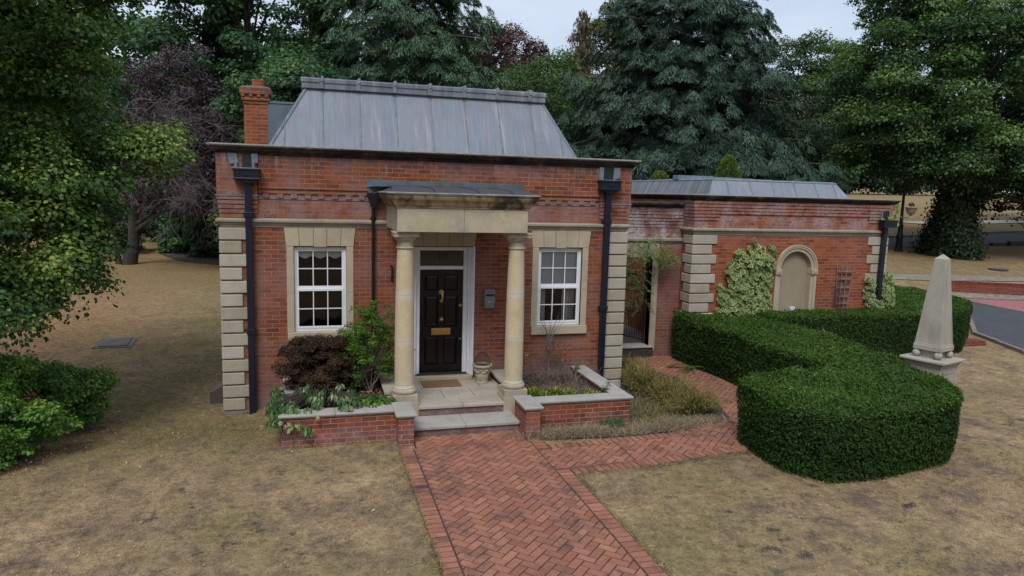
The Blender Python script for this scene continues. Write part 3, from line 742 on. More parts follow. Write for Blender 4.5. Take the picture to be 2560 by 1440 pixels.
def text(body, size, loc, mat, name, parent, rot=(math.pi/2,0,0), ext=.0015):
    cu = bpy.data.curves.new(name, 'FONT'); cu.body = body; cu.size = size; cu.extrude = ext; cu.align_x = 'CENTER'; cu.align_y = 'CENTER'
    t = bpy.data.objects.new(name, cu); COL.objects.link(t)
    dg = bpy.context.evaluated_depsgraph_get(); dg.update(); me = bpy.data.meshes.new_from_object(t.evaluated_get(dg)); bpy.data.objects.remove(t)
    me.name = name; me.materials.clear(); me.materials.append(mat); ob = bpy.data.objects.new(name, me); COL.objects.link(ob); ob.parent = parent
    o = ORG[parent.name]; ob.location = (loc[0]-o.x, loc[1]-o.y, loc[2]-o.z); ob.rotation_euler = rot; return ob
text('12', .20, (DX+.012, .096, 2.705), plain('number_black', (.002,.002,.002), .4), 'house_number', lodge)
def door():
    x0, x1, z0, z1, Y = DX-.40, DX+.40, .573, 2.49, .10
    s = MB(); cols = [(x0+.095, DX-.05), (DX+.05, x1-.095)]; rows = [(.715, 1.245), (1.435, 2.0), (2.105, 2.385)]
    hs = [(a, b, c, d) for a, b in cols for c, d in rows]
    xs_ = sorted({x0, x1, *[h[0] for h in hs], *[h[1] for h in hs]}); zs_ = sorted({z0, z1, *[h[2] for h in hs], *[h[3] for h in hs]})
    for a, b in zip(xs_[:-1], xs_[1:]):
        for c, d in zip(zs_[:-1], zs_[1:]):
            if any(h[0] <= a and b <= h[1] and h[2] <= c and d <= h[3] for h in hs): continue
            s.poly([(a,Y,c),(b,Y,c),(b,Y,d),(a,Y,d)])
    for a, b, c, d in hs:
        g = .014; h = .016
        s.poly([(a,Y,c),(b,Y,c),(b-g,Y+h,c+g),(a+g,Y+h,c+g)]); s.poly([(b,Y,d),(a,Y,d),(a+g,Y+h,d-g),(b-g,Y+h,d-g)])
        s.poly([(a,Y,d),(a,Y,c),(a+g,Y+h,c+g),(a+g,Y+h,d-g)]); s.poly([(b,Y,c),(b,Y,d),(b-g,Y+h,d-g),(b-g,Y+h,c+g)])
        a2, b2, c2, d2 = a+g+.03, b-g-.03, c+g+.03, d-g-.03
        s.poly([(a+g,Y+h,c+g),(b-g,Y+h,c+g),(b2,Y+h-.008,c2),(a2,Y+h-.008,c2)]); s.poly([(b-g,Y+h,d-g),(a+g,Y+h,d-g),(a2,Y+h-.008,d2),(b2,Y+h-.008,d2)])
        s.poly([(a+g,Y+h,d-g),(a+g,Y+h,c+g),(a2,Y+h-.008,c2),(a2,Y+h-.008,d2)]); s.poly([(b-g,Y+h,c+g),(b-g,Y+h,d-g),(b2,Y+h-.008,d2),(b2,Y+h-.008,c2)])
        s.poly([(a2,Y+h-.008,c2),(b2,Y+h-.008,c2),(b2,Y+h-.008,d2),(a2,Y+h-.008,d2)])
    s.box(x0, x1, Y+.03, Y+.05, z0, z1)
    d = s.build('door', DOORB, lodge)
    s = MB(); s.box(DX-.178, DX+.178, Y-.010, Y-.001, 1.278, 1.402); s.box(DX-.135, DX+.135, Y-.018, Y-.010, 1.305, 1.375); s.build('letter_plate', BRASS, d, bevel=.003)
    s = MB(); k = MB(); s.tube([(DX,Y,1.57),(DX,Y-.03,1.57)], .018, 14); s.ball((DX, Y-.055, 1.57), .036, 10); s.tube([(DX,Y,1.57),(DX,Y-.006,1.57)], .042, 18); s.build('door_knob', BRASS, d, smooth=True)
    s = MB(); s.tube([(DX,Y,2.07),(DX,Y-.014,2.07)], .044, 18); s.ball((DX, Y-.025, 2.07), .024, 8)
    s.tube([(DX+.004,Y-.03,2.065),(DX+.012,Y-.05,2.02),(DX+.012,Y-.055,1.95),(DX+.004,Y-.04,1.91)], [.016,.017,.02,.024], 10); s.tube([(DX,Y,1.915),(DX,Y-.02,1.915)], .03, 14); s.build('knocker', BRASS, d, smooth=True)
    s = MB(); s.tube([(x1-.045,Y,1.825),(x1-.045,Y-.016,1.825)], .028, 16); s.build('lock', BRASS, d)
    s = MB(); s.tube([(x1-.040,Y,1.195),(x1-.040,Y-.008,1.195)], .018, 14); s.build('keyhole', STEEL, d)
door()
s = MB(); s.box(DX-.44, DX+.47, -.01, .16, .545, .571); s.build('sill_board', plain('sill_brown', (.035,.028,.028), .5), lodge)
s = MB()   # door lintel in five wedges
for i, (l, r) in enumerate(zip([-1,-.6,-.19,.19,.6], [-.6,-.19,.19,.6,1])):
    s.prism_xz([(DX+l*.585+.003, 2.922), (DX+r*.585-.003, 2.922), (DX+r*.63-.003, 3.221), (DX+l*.63+.003, 3.221)], -.02, .02)
s.build('lintel', ST_SURR, lodge, bevel=.004)
s = MB(); s.box(DX-.53, DX+.56, -.13, .0, .463, .541); s.build('threshold', ST_SURR, lodge, bevel=.008)
# portico
px0, px1, pf = 2.708, 4.796, -1.67
s = MB(); s.box(px0, DX+.03, pf, pf+.42, 3.264, 3.632); s.box(DX+.033, px1, pf, pf+.42, 3.264, 3.632)
s.box(px0, px0+.32, pf+.42, 0, 3.264, 3.632); s.box(px1-.32, px1, pf+.42, 0, 3.264, 3.632); s.box(px0+.3, px1-.3, pf+.40, 0, 3.50, 3.63)
s.build('entablature', ST_PORT, lodge, bevel=.005)
s = MB(); s.rsweep((px0, px1, pf, .0), [(.0,3.632),(.015,3.634),(.018,3.655),(.04,3.675),(.055,3.70),(.06,3.725),(.075,3.73),(.08,3.745),(.115,3.765),(.135,3.80),(.14,3.83),(.155,3.833),(.16,3.848)])
s.build('porch_cornice', ST_PCOR, lodge, bevel=.003)
s = MB(); s.rsweep((px0, px1, pf, .0), [(.150,3.849),(.168,3.852),(.168,3.866),(.12,3.874)]); s.build('lead_drip', plain('drip_grey', (.26,.26,.25), .8, var=.4), lodge)
s = MB(); a, b = px0-.11, px1+.11
s.poly([(a,pf-.11,3.874),(b,pf-.11,3.874),(b-.30,-.04,3.975),(a+.22,-.04,3.975)]); s.poly([(b,pf-.11,3.874),(b,0,3.874),(b-.30,-.04,3.975)]); s.poly([(a,0,3.874),(a,pf-.11,3.874),(a+.22,-.04,3.975)])
s.poly([(a,pf-.11,3.874),(a+.05,pf+.2,3.93),(b-.05,pf+.2,3.93),(b,pf-.11,3.874)])
s.poly([(a+.05,pf+.2,3.93),(a+.16,-.04,3.985),(b-.22,-.04,3.985),(b-.05,pf+.2,3.93)])
s.build('porch_roof', FELT, lodge)
s = MB()
for x in (3.25, 3.95, 4.5): s.poly([(x,pf-.1,3.878),(x+.03,pf-.1,3.878),(x+.05,pf+.2,3.936),(x+.02,pf+.2,3.936)]); s.poly([(x+.02,pf+.2,3.936),(x+.05,pf+.2,3.936),(x+.05,-.05,3.991),(x+.02,-.05,3.991)])
s.build('felt_joint', plain('felt_dark', (.012,.012,.014), .9), lodge)
s = MB(); s.box(2.37, 3.1, -.072, -.045, 3.93, 4.065); s.box(3.08, 4.3, -.078, -.046, 3.925, 4.062); s.box(4.28, 5.17, -.072, -.045, 3.93, 4.06); s.poly([(2.37,-.06,3.94),(5.1,-.06,3.94),(5.0,-.22,3.955),(2.5,-.22,3.955)])
s.box(2.39, 2.75, -.07, -.045, 3.84, 3.93)
s.build('flashing', LEADD, lodge, bevel=.004)
for cx in (2.862, 4.70):
    cy = -1.40; s = MB()
    s.lathe((cx, cy), [(.17,.735),(.172,.75),(.158,.765),(.1555,.80),(.156,1.2),(.153,1.8),(.145,2.3),(.133,2.75),(.1245,2.985),(.122,3.0)], 40)
    col = s.build('column', ST_COL, lodge, smooth=True)
    s = MB(); s.lathe((cx, cy), [(.17,.652),(.188,.658),(.199,.68),(.199,.70),(.188,.722),(.172,.732),(.17,.736)], 40); s.build('column_base', ST_PORT, col, smooth=True)
    s = MB(); s.lathe((cx, cy), [(.124,2.985),(.140,2.992),(.146,3.005),(.140,3.018),(.126,3.025),(.124,3.095),(.135,3.105),(.137,3.115),(.165,3.135),(.182,3.165),(.185,3.18)], 40); s.build('capital', ST_PORT, col, smooth=True)
    s = MB(); s.box(cx-.195, cx+.195, cy-.195, cy+.195, 3.181, 3.232); s.box(cx-.207, cx+.207, cy-.207, cy+.207, 3.233, 3.262); s.build('abacus', ST_PORT, col, bevel=.004)
    s = MB(); s.box(cx-.198, cx+.198, cy-.2, cy+.2, .535, .650); s.build('plinth_block', ST_PORT, col, bevel=.005)
    s = MB(); s.box(cx-.212, cx+.212, cy-.214, cy+.214, .13, .533); s.build('pedestal', ST_SURR, col, bevel=.006)
# rainwater goods
def downpipe(x0, x1, ztop, zbot, hx0, hx1, open_, clamps):
    s = MB(); s.box(x0, x1, -.145, -.055, zbot, ztop); p = s.build('downpipe', PIPE, lodge, bevel=.006)
    for z in clamps: s = MB(); s.box(x0-.012, x1+.012, -.157, -.03, z-.045, z+.045); s.box(x0-.05, x1+.05, -.10, -.04, z+.005, z+.035); s.build('bracket', PIPE, p, bevel=.004)
    s = MB(); zc0, zc1 = 4.02, 4.165
    s.box(hx0+.02, hx1-.02, -.225, -.055, zc0, zc1); s.box(hx0, hx1, -.24, -.05, zc1-.012, zc1+.022); s.box(hx0+.008, hx1-.008, -.235, -.05, zc0-.014, zc0+.012)
    s.prism_xz([((x0+x1)/2-.06, ztop-.02),((x0+x1)/2+.06, ztop-.02),(hx1-.05, zc0-.012),(hx0+.05, zc0-.012)], -.2, -.06)
    h = s.build('hopper_head', PIPE, p, bevel=.005)
    s = MB(); cx = (hx0+hx1)/2; s.tube([(cx,-.226,4.09),(cx,-.236,4.09)], .032, 16); s.ball((cx,-.238,4.09), .014, 6); s.build('hopper_rosette', PIPE, p)
    s = MB(); a, b = open_; s.box(a, b, -.058, -.050, 4.20, 4.43); s.build('outlet_opening', DARKG, lodge)
    return h
downpipe(.392, .495, 3.97, -.03, .215, .645, (.36, .50), (3.43, 1.47))
downpipe(6.795, 6.905, 3.97, .25, 6.635, 7.075, (6.76, 6.95), (3.40, 1.75))
s = MB()
s.prism_xz([(.17,4.25),(.30,4.275),(.27,4.43),(.13,4.43)], -.075, -.052); s.prism_xz([(.505,4.28),(.60,4.28),(.605,4.43),(.50,4.43)], -.075, -.052)
s.box(.24, .28, -.09, -.052, 4.18, 4.27); s.box(.515, .55, -.09, -.052, 4.18, 4.29); s.box(.22, .60, -.16, -.052, 4.185, 4.2); s.build('lead_dressing', LEADF, lodge); s = MB()
s.prism_xz([(6.665,4.18),(6.75,4.18),(6.755,4.43),(6.665,4.43)], -.075, -.052); s.box(6.66, 7.0, -.16, -.052, 4.185, 4.2); s.prism_xz([(6.95,4.2),(7.09,4.24),(7.09,4.43),(6.96,4.43)], -.077, -.053)
s.build('lead_dressing', LEADF, lodge)
s = MB(); s.tube([(2.478,-.075,3.58),(2.478,-.075,.45)], .028, 12); mp_ = s.build('downpipe', BLACKP, lodge, smooth=True)
s = MB(); s.prism_xz([(2.44,3.60),(2.515,3.60),(2.60,3.86),(2.36,3.84)], -.15, -.03); s.tube([(2.56,-.14,3.86),(2.46,-.12,3.80),(2.37,-.1,3.83)], .03, 8); s.build('gutter_outlet', BLACKP, lodge, bevel=.006)
for z in (3.4, 1.9): s = MB(); s.tube([(2.478,-.075,z-.04),(2.478,-.075,z+.04)], .036, 12); s.box(2.43, 2.53, -.06, -.0, z-.012, z+.012); s.build('bracket', BLACKP, mp_)
s = MB()   # meter box by the side wall
s.prism_xz([(-.36,-.08),(-.035,-.08),(-.035,.36),(-.30,.20),(-.36,.19)], .85, 1.35); s.build('meter_box', GASB, lodge, bevel=.01)

# ------------------------------------------------------------------ steps, planters
steps = thing('porch_steps', 'two pale stone steps and slab landing between the porch columns', 'steps', (3.75,-1.6,.13))
s = MB()
for a, b in ((2.90,3.74),(3.743,4.62)): s.box(a, b, -2.134, -1.58, .232, .291)
s.build('tread', ST_CAP, steps, bevel=.016, seg=3)
s = MB(); s.box(2.90, 4.62, -2.10, -1.60, .02, .231); s.box(3.05, 4.5, -1.585, -1.0, .2, .402); s.build('riser', BR_RISER, steps)
s = MB(); s.box(3.06, 3.80, -1.616, -1.18, .403, .463); s.box(3.803, 4.505, -1.616, -1.18, .403, .463); s.build('nosing_slab', ST_SLAB, steps, bevel=.014, seg=3)
ys_ = [(-1.176,-.66),(-.657,-.14),(-.137,.0)]
for r, (a, b) in enumerate(ys_):
    x = 2.75 + (.0 if r % 2 else -.22)
    while x < 4.75:
        l, rr = max(x, 2.75), min(x+.52, 4.75)
        if rr-l > .05:
            s = MB(); s.box(l+.003, rr-.003, a, b, .405, .461+rng.uniform(0,.003)); s.build('paving_slab', ST_SLAB, steps, bevel=.004)
        x += .523
s = MB(); s.box(2.75, 4.75, -1.18, 0, .1, .404); s.build('landing_core', CONC, steps)
def planter(name, label, outer, pier, xin, flip):
    x0, x1 = outer; t = thing(name, label, 'planter', ((x0+x1)/2, -1.1, .12))
    s = MB(); s.box(x0, x1, -2.17, -1.945, -.15, .552)
    if flip: s.box(x1-.215, x1, -1.945, 0, -.15, .552)
    else: s.box(x0, x0+.215, -1.945, 0, -.15, .552)
    s.box(xin[0]+.04, xin[1]-.04, -1.18, 0, .1, .552)
    s.box(pier[0], pier[1], -2.447, -1.80, -.15, .5525)
    s.build('brick_wall', BR_PLANT, t)
    def cap(mb, z0, z1, o):
        s = mb
        if flip:
            s.box(x1-.215-o, x1+o, -1.945+.05, -.0, z0, z1); s.box(pier[1]+o, 5.9, -2.17-o, -1.90, z0, z1); s.box(5.903, x1+o, -2.17-o, -1.898, z0, z1)
        else:
            s.box(x0-o, x0+.215+o, -1.945+.05, -.0, z0, z1); s.box(x0-o, 1.75, -2.17-o, -1.898, z0, z1); s.box(1.753, pier[0]-o, -2.17-o, -1.90, z0, z1)
        s.box(pier[0]-o, pier[1]+o, -2.447-o, -1.79, z0, z1)
    s = MB(); cap(s, .554, .576, .018); s.build('tile_course', ST_SURR, t, bevel=.003)
    s = MB(); cap(s, .577, .610, .042)
    s.build('coping', ST_CAP, t, bevel=.008)
    s = MB(); a, b = xin; s.box(a, b, -1.185, -.62, .554, .60); s.box(a, b, -.617, -.0, .554, .60); s.build('side_coping', ST_SLAB, t, bevel=.006)
    s = MB(); n = 14; a0, a1 = (pier[1], x1-.2) if flip else (x0+.2, pier[0]); zz = lambda i, j: .475+.03*math.sin(i*2.1+j)+.02*math.cos(j*3.3+i*.7)
    a0, a1 = (4.93, x1-.2) if flip else (x0+.2, 2.57)
    for i in range(n):
        for j in range(n):
            fx = lambda k: a0+(a1-a0)*k/n; fy = lambda k: -1.94+1.93*k/n
            s.poly([(fx(i),fy(j),zz(i,j)),(fx(i+1),fy(j),zz(i+1,j)),(fx(i+1),fy(j+1),zz(i+1,j+1)),(fx(i),fy(j+1),zz(i,j+1))])
    s.build('soil', SOIL, t, smooth=True); return t
planter('brick_planter', 'low brick planter left of the porch steps, holding the drooping leafy plant', (.986, 2.65), (2.65, 2.88), (2.57, 2.86), False)
planter('brick_planter', 'low brick planter right of the porch steps, mostly dry soil and withered stems', (4.86, 6.514), (4.625, 4.855), (4.64, 4.93), True)
# things by the door
s = MB(); s.box(3.31, 4.0, -.57, -.12, .4655, .482); o = s.build('doormat', COIR, loc=(3.65,-.35,.463), bevel=.004); _label(o, 'worn brown coir doormat lying in front of the black front door', 'doormat')
lb = thing('letterbox', 'grey metal letterbox fixed to the brick wall right of the front door', 'letterbox', (4.59, 0, 1.95))
s = MB(); s.prism_xz([(4.497,1.785),(4.680,1.785),(4.690,2.10),(4.680,2.135),(4.505,2.135),(4.492,2.10)], -.10, 0); s.build('body', STEEL, lb, bevel=.008)
s = MB(); s.box(4.515, 4.672, -.106, -.10, 2.082, 2.092); s.box(4.515, 4.672, -.106, -.10, 2.012, 2.055); s.build('slot', DARKG, lb)
s = MB(); s.box(4.512, 4.675, -.112, -.10, 2.057, 2.080); s.build('flap', plain('flap_grey', (.30,.31,.33), .4), lb, bevel=.003)
s = MB(); s.prism_xz([(4.562,1.893),(4.572,1.893),(4.584,1.913),(4.574,1.913)], -.103, -.10); s.prism_xz([(4.578,1.893),(4.588,1.893),(4.606,1.915),(4.585,1.915)], -.103, -.10); s.build('emblem', PLASTW, lb)
s = MB(); s.tube([(2.81,-.01,2.30),(2.81,-.035,2.33),(2.81,-.05,2.50),(2.81,-.045,2.55),(2.80,-.02,2.575),(2.79,-.05,2.56)], .017, 8); s.tube([(2.81,0,2.33),(2.81,-.04,2.33)], .02, 8); s.tube([(2.81,0,2.52),(2.81,-.04,2.52)], .02, 8)
o = s.build('wall_hook', IRON, loc=(2.81,0,2.43)); _label(o, 'small black iron hook fixed to the brick wall beside the left column', 'wall hook')
pot = thing('stone_pot', 'weathered stone pot with a rusty wire dome, standing right of the front door', 'plant pot', (4.41,-.36,.463))
s = MB(); PC = (4.41,-.36); s.lathe(PC, [(.098,.463),(.112,.468),(.112,.49),(.105,.50),(.118,.58),(.124,.60),(.120,.612),(.14,.70),(.150,.755),(.176,.765),(.186,.785),(.180,.808),(.158,.808),(.150,.785),(.14,.77)], 32, cap=True)
s.build('bowl', ST_POT, pot, smooth=True)
s = MB()
for i in range(8):
    a = 2*math.pi*i/8+.35; p = []
    for j in range(9):
        b = a+(2*math.pi/8)*j/8; r = .137-.004*abs(j-4)/4+.0; z = .705-.035*math.sin(math.pi*j/8); p.append((PC[0]+r*math.cos(b), PC[1]+r*math.sin(b), z))
    s.tube(p, .012, 6); s.ball((PC[0]+.146*math.cos(a), PC[1]+.146*math.sin(a), .715), .024, 5)
s.build('swag', ST_POT, pot, smooth=True)
s = MB()
for i in range(9):
    a = math.pi*i/9; p = [(PC[0]+.145*math.cos(w)*math.cos(a), PC[1]+.145*math.cos(w)*math.sin(a), .80+.235*math.sin(w)) for w in [math.pi*k/16 for k in range(17)]]; s.tube(p, .0032, 4)
for h in (.12, .35, .6, .85): 
    w = h*math.pi/2; s.tube([(PC[0]+.146*math.cos(w)*math.cos(2*math.pi*k/20), PC[1]+.146*math.cos(w)*math.sin(2*math.pi*k/20), .80+.235*math.sin(w)) for k in range(21)], .0032, 4)
s.build('wire_dome', RUST, pot)
s = MB(); s.lathe(PC, [(.15,.775),(.08,.79),(.01,.795)], 16); s.build('soil', SOIL, pot)

# ------------------------------------------------------------------ gateway wall between lodge and annexe
gw = thing('gateway_wall', 'low brick link wall with a stone framed gateway between lodge and annexe', 'wall', (8.6, 2.3, .15))
s = MB(); holed_wall(s, W_, 9.80, -.1, 3.67, [(7.95, 9.07, -.1, 2.51)], 2.3, .33)
for k in range(5): s.box(W_, 9.80, 2.3-.013*(k+1), 2.302, 3.20+.075*k+.008, 3.20+.075*k+.069)
s.box(W_, 9.80, 2.24, 2.302, 3.58, 3.665)
s.build('brick_wall', BR_LINK, gw)
s = MB(); pr = [(.0,2.84),(.02,2.845),(.03,2.87),(.045,2.89),(.065,2.90),(.07,2.945),(.02,2.96),(0,2.965)]
def front_prof(mb, x0, x1, y, prof, depth=.0):
    for (o1, z1), (o2, z2) in zip(prof[:-1], prof[1:]): mb.poly([(x0,y-o1,z1),(x1,y-o1,z1),(x1,y-o2,z2),(x0,y-o2,z2)])
front_prof(s, W_, 9.80, 2.3, pr); s.build('string_course', ST_STRING, gw)
s = MB(); pr = [(.05,3.655),(.07,3.67),(.09,3.69),(.13,3.71),(.14,3.735),(.16,3.74),(.165,3.775),(.15,3.79),(-.36,3.80),(-.40,3.67)]
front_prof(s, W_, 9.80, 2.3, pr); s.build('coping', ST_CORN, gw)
s = MB(); s.box(7.8, 9.22, 2.275, 2.60, 2.515, 2.838); s.build('gate_lintel', ST_SURR, gw, bevel=.005)
for a, b in ((7.80,7.95),(9.07,9.22)):
    s = MB(); s.box(a, b, 2.275, 2.50, .3, 1.5); s.box(a, b, 2.275, 2.50, 1.504, 2.512); s.box(a+.03, b-.03, 2.262, 2.275, .32, 2.50); s.build('gate_jamb', ST_SURR, gw, bevel=.005)
s = MB(); s.box(7.95, 9.17, 2.22, 2.62, .385, .43); s.build('step_tread', ST_CAP, gw, bevel=.012, seg=3)
s = MB(); s.box(7.95, 9.17, 2.25, 2.6, .0, .384); s.build('step_riser', plain('dark_riser', (.05,.042,.042), .9, var=.4), gw)
gate = MB(); hx, hy = 9.04, 2.52; ga = math.radians(112); gd = (math.cos(ga), math.sin(ga))
L = .98
def gp(u, z): return (hx+gd[0]*u, hy+gd[1]*u, z)
gt_ = MB()
for z in (.52, 1.15, 2.05): gt_.tube([gp(0,z), gp(L,z)], .012, 6)
gt_.tube([gp(0,.46), gp(0,2.25)], .018, 8); gt_.tube([gp(L,.46), gp(L,2.2)], .018, 8)
g_ = gt_.build('gate', IRON, gw)
gt_ = MB()
for i in range(1, 18):
    u = L*i/18; top = 2.22 if i % 2 == 0 else 1.30; gt_.tube([gp(u,.5), gp(u,top), gp(u,top+.06)], [.007,.007,.001], 5)
gt_.build('gate_bars', IRON, g_)
draped('yard_paving', [(7.3,2.6),(9.8,2.6),(9.8,7.5),(7.3,7.5)], plain('yard_grey', (.16,.15,.135), .9, var=.3, scale=4), .21)

# ------------------------------------------------------------------ annexe
AX0, AX1, AY, AYB = 9.80, 15.15, 1.78, 8.6
an = thing('annexe', 'low brick annexe with blind arched niche and flat grey lead roof', 'building', (12.5, AY, .15))
CX, CZ, RO = 12.585, 2.29, .50
s = MB()
def q4(a, b, c, d): s.poly([(a,AY,c),(b,AY,c),(b,AY,d),(a,AY,d)])
q4(AX0, CX-RO, -.1, 3.1); q4(CX+RO, AX1, -.1, 3.1); n = 24
for i in range(n):
    a, b = math.pi-math.pi*i/n, math.pi-math.pi*(i+1)/n; xa, za, xb, zb = CX+RO*math.cos(a), CZ+RO*math.sin(a), CX+RO*math.cos(b), CZ+RO*math.sin(b)
    s.poly([(xa,AY,za),(xb,AY,zb),(xb,AY,3.1),(xa,AY,3.1)]); s.poly([(xa,AY,za),(xa,AY+.15,za),(xb,AY+.15,zb),(xb,AY,zb)])
s.poly([(CX-RO,AY,-.1),(CX-RO,AY+.15,-.1),(CX-RO,AY+.15,CZ),(CX-RO,AY,CZ)]); s.poly([(CX+RO,AY+.15,-.1),(CX+RO,AY,-.1),(CX+RO,AY,CZ),(CX+RO,AY+.15,CZ)])
s.box(AX0, AX0+.3, AY+.001, AYB, -.1, 3.1); s.box(AX1-.3, AX1, AY+.001, AYB, -.1, 3.1); s.box(AX0+.3, AX1-.3, AYB-.3, AYB, -.1, 3.1)
s.rsweep((AX0, AX1, AY, AYB), [(0,3.1),(0,3.86)])
R_ = (AX0, AX1, AY, AYB)
for k in range(6):
    o_ = .012+.013*k; zz = 3.405+.075*k
    s.box(AX0-o_, AX0+.62, AY-o_-.012, AY, zz+.007, zz+.0690); s.box(14.55-.03*(k//2), AX1+o_, AY-o_-.012, AY, zz+.007, zz+.0690)
    if k > 1: s.box(AX0+.62, 14.55-.03*(k//2), AY-o_+.006, AY, zz+.007, zz+.0690)
    s.box(AX0-o_, AX0, AY, AYB, zz+.004, zz+.0725); s.box(AX1, AX1+o_, AY, AYB, zz+.004, zz+.0725)
s.build('wall', BR_WING, an)
s = MB(); s.box(CX-RO-.02, CX+RO+.02, AY+.11, AY+.15, -.1, CZ+RO+.02); s.build('niche_panel', RENDER, an)
def ring(mb, r0, r1, y0, y1, n=36):
    for i in range(n):
        a, b = math.pi-math.pi*i/n, math.pi-math.pi*(i+1)/n
        mb.prism_xz([(CX+r0*math.cos(b), CZ+r0*math.sin(b)), (CX+r1*math.cos(b), CZ+r1*math.sin(b)), (CX+r1*math.cos(a), CZ+r1*math.sin(a)), (CX+r0*math.cos(a), CZ+r0*math.sin(a))], y0, y1)
s = MB(); ring(s, .425, .50, AY-.02, AY+.11); ring(s, .50, .545, AY-.045, AY); ring(s, .545, .578, AY-.06, AY); s.build('arch_moulding', ST_SURR, an)
for sx in (-1, 1):
    s = MB()
    for a, b, y0 in ((.425,.50,-.02), (.50,.575,-.04)):
        l, r = sorted((CX+sx*a, CX+sx*b)); s.box(l, r, AY+y0, AY+(.11 if a < .5 else 0), -.05, CZ-.13)
    s.build('arch_jamb', ST_SURR, an, bevel=.004)
    s = MB(); l, r = sorted((CX+sx*.415, CX+sx*.585)); s.box(l, r, AY-.07, AY+.11, CZ-.128, CZ-.001); s.box(l+.04, r-.04, AY-.08, AY-.07, CZ-.095, CZ-.035); s.build('impost', ST_SURR, an, bevel=.005)
s = MB(); s.rsweep(R_, [(.012,3.085),(.014,3.115),(.03,3.122),(.035,3.15),(.055,3.172),(.078,3.178),(.08,3.215),(.06,3.228),(0,3.238)], cap=False); s.build('string_course', ST_STRING, an, bevel=.003)
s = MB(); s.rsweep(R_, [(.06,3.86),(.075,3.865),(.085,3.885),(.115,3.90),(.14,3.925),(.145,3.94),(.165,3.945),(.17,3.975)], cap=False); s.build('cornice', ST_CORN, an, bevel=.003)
s = MB(); s.rsweep(R_, [(.172,3.975),(.165,3.99),(-.36,4.0),(-.36,3.9)], cap=False); s.build('cornice_top', ST_CORNT, an)
s = MB(); s.box(AX0+.3, AX1-.3, AY+.3, AYB-.3, 3.8, 3.95); s.build('gutter_floor', LEADF, an)
for k in range(14):
    z1 = 3.083-.225*k; z0 = z1-.225
    if z1 < .1: break
    b = MB(); b.box(AX0-.035, AX0+(.60 if k % 2 == 0 else .47), AY-.035, AY+(.3 if k % 2 else .4), z0+.012, z1-.012); b.build('quoin', rng.choice((ST_QUOIN, ST_QUOIN, ST_Q2, ST_Q3)), an, bevel=.014)
    b = MB(); b.box(AX1-(.56 if k % 2 == 0 else .42), AX1+.035, AY-.035, AY+(.3 if k % 2 else .4), z0+.012, z1-.012); b.build('quoin', rng.choice((ST_QUOIN, ST_QUOIN, ST_Q2, ST_Q3)), an, bevel=.014)
rx0, rx1, ry0, ry1 = 10.42, 14.42, 2.26, 8.0; i_ = .30
tx0, tx1, ty0, ty1 = rx0+.22, rx1-.30, ry0+.26, ry1-.3; za, zb = 3.94, 4.365
s = MB(); s.poly([(rx0,ry0,za),(rx1,ry0,za),(tx1,ty0,zb),(tx0,ty0,zb)]); s.poly([(rx1,ry1,za),(rx0,ry1,za),(tx0,ty1,zb),(tx1,ty1,zb)]); s.poly([(tx0,ty0,zb),(tx1,ty0,zb),(tx1,ty1,zb+.03),(tx0,ty1,zb+.03)])
ar = s.build('roof', lead_mat('lead_annexe', base=(.20,.235,.285)), an)
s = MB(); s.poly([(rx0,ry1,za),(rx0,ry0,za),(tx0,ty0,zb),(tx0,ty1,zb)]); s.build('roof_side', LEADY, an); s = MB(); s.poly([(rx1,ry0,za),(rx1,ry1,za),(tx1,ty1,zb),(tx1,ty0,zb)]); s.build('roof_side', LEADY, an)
s = MB(); s.rsweep((tx0,tx1,ty0,ty1), [(.02,zb-.055),(.025,zb-.01),(.0,zb+.012),(-.05,zb+.02)], cap=False); s.build('roof_kerb', LEADF, an, bevel=.004)
for x in (11.0, 11.62, 12.24, 12.86, 13.48, 14.02):
    s = MB(); f = min(1, (rx1-x)/.30); s.tube([(x,ry0,za),(x,ry0+(ty0-ry0)*f,za+(zb-za)*f),(x,ty0+.02,zb+.02)] if f >= 1 else [(x,ry0,za),(x,ry0+(ty0-ry0)*f,za+(zb-za)*f)], .016, 6); s.build('lead_roll', LEADF, ar)
for y in (2.9, 3.5, 4.1, 4.7, 5.3, 5.9, 6.5):
    s = MB(); s.tube([(rx0,y,za),(tx0,y,zb),(tx0+.05,y,zb+.02)], .016, 6); s.build('lead_roll', LEADF, ar)
s = MB()
for i in range(4): s.box(10.95+.62*i if i else 10.6, 11.60+.62*i+.03, 4.1+.02*i, 4.4+.02*i, zb, zb+.115-.012*i)
s.build('ridge_capping', LEADF, an, bevel=.01)
s = MB(); s.prism_xz([(14.90,1.3),(15.0,1.3),(15.03,3.30),(14.92,3.30)], AY-.15, AY-.06); s.prism_xz([(14.88,.1),(14.98,.1),(15.0,1.3),(14.90,1.3)], AY-.15, AY-.06)
dp = s.build('downpipe', PIPE, an, bevel=.006)
s = MB(); s.box(14.83, 15.20, AY-.24, AY-.06, 3.33, 3.47); s.box(14.81, 15.22, AY-.255, AY-.05, 3.46, 3.50); s.box(14.82, 15.21, AY-.25, AY-.05, 3.315, 3.335); s.build('hopper_head', PIPE, an, bevel=.006)
s = MB(); s.box(14.88, 15.07, AY-.085, AY-.068, 3.53, 3.71); s.build('outlet_opening', DARKG, an)
for xx in (14.85, 15.07): s = MB(); s.box(xx, xx+.03, AY-.10, AY-.06, 3.50, 3.72); s.build('lead_dressing', LEADF, an)
# outlet slot in the annexe side wall
s = MB(); s.box(AX0-.075, AX0-.055, 4.3, 4.55, 3.60, 3.82); s.build('side_outlet', DARKG, an)
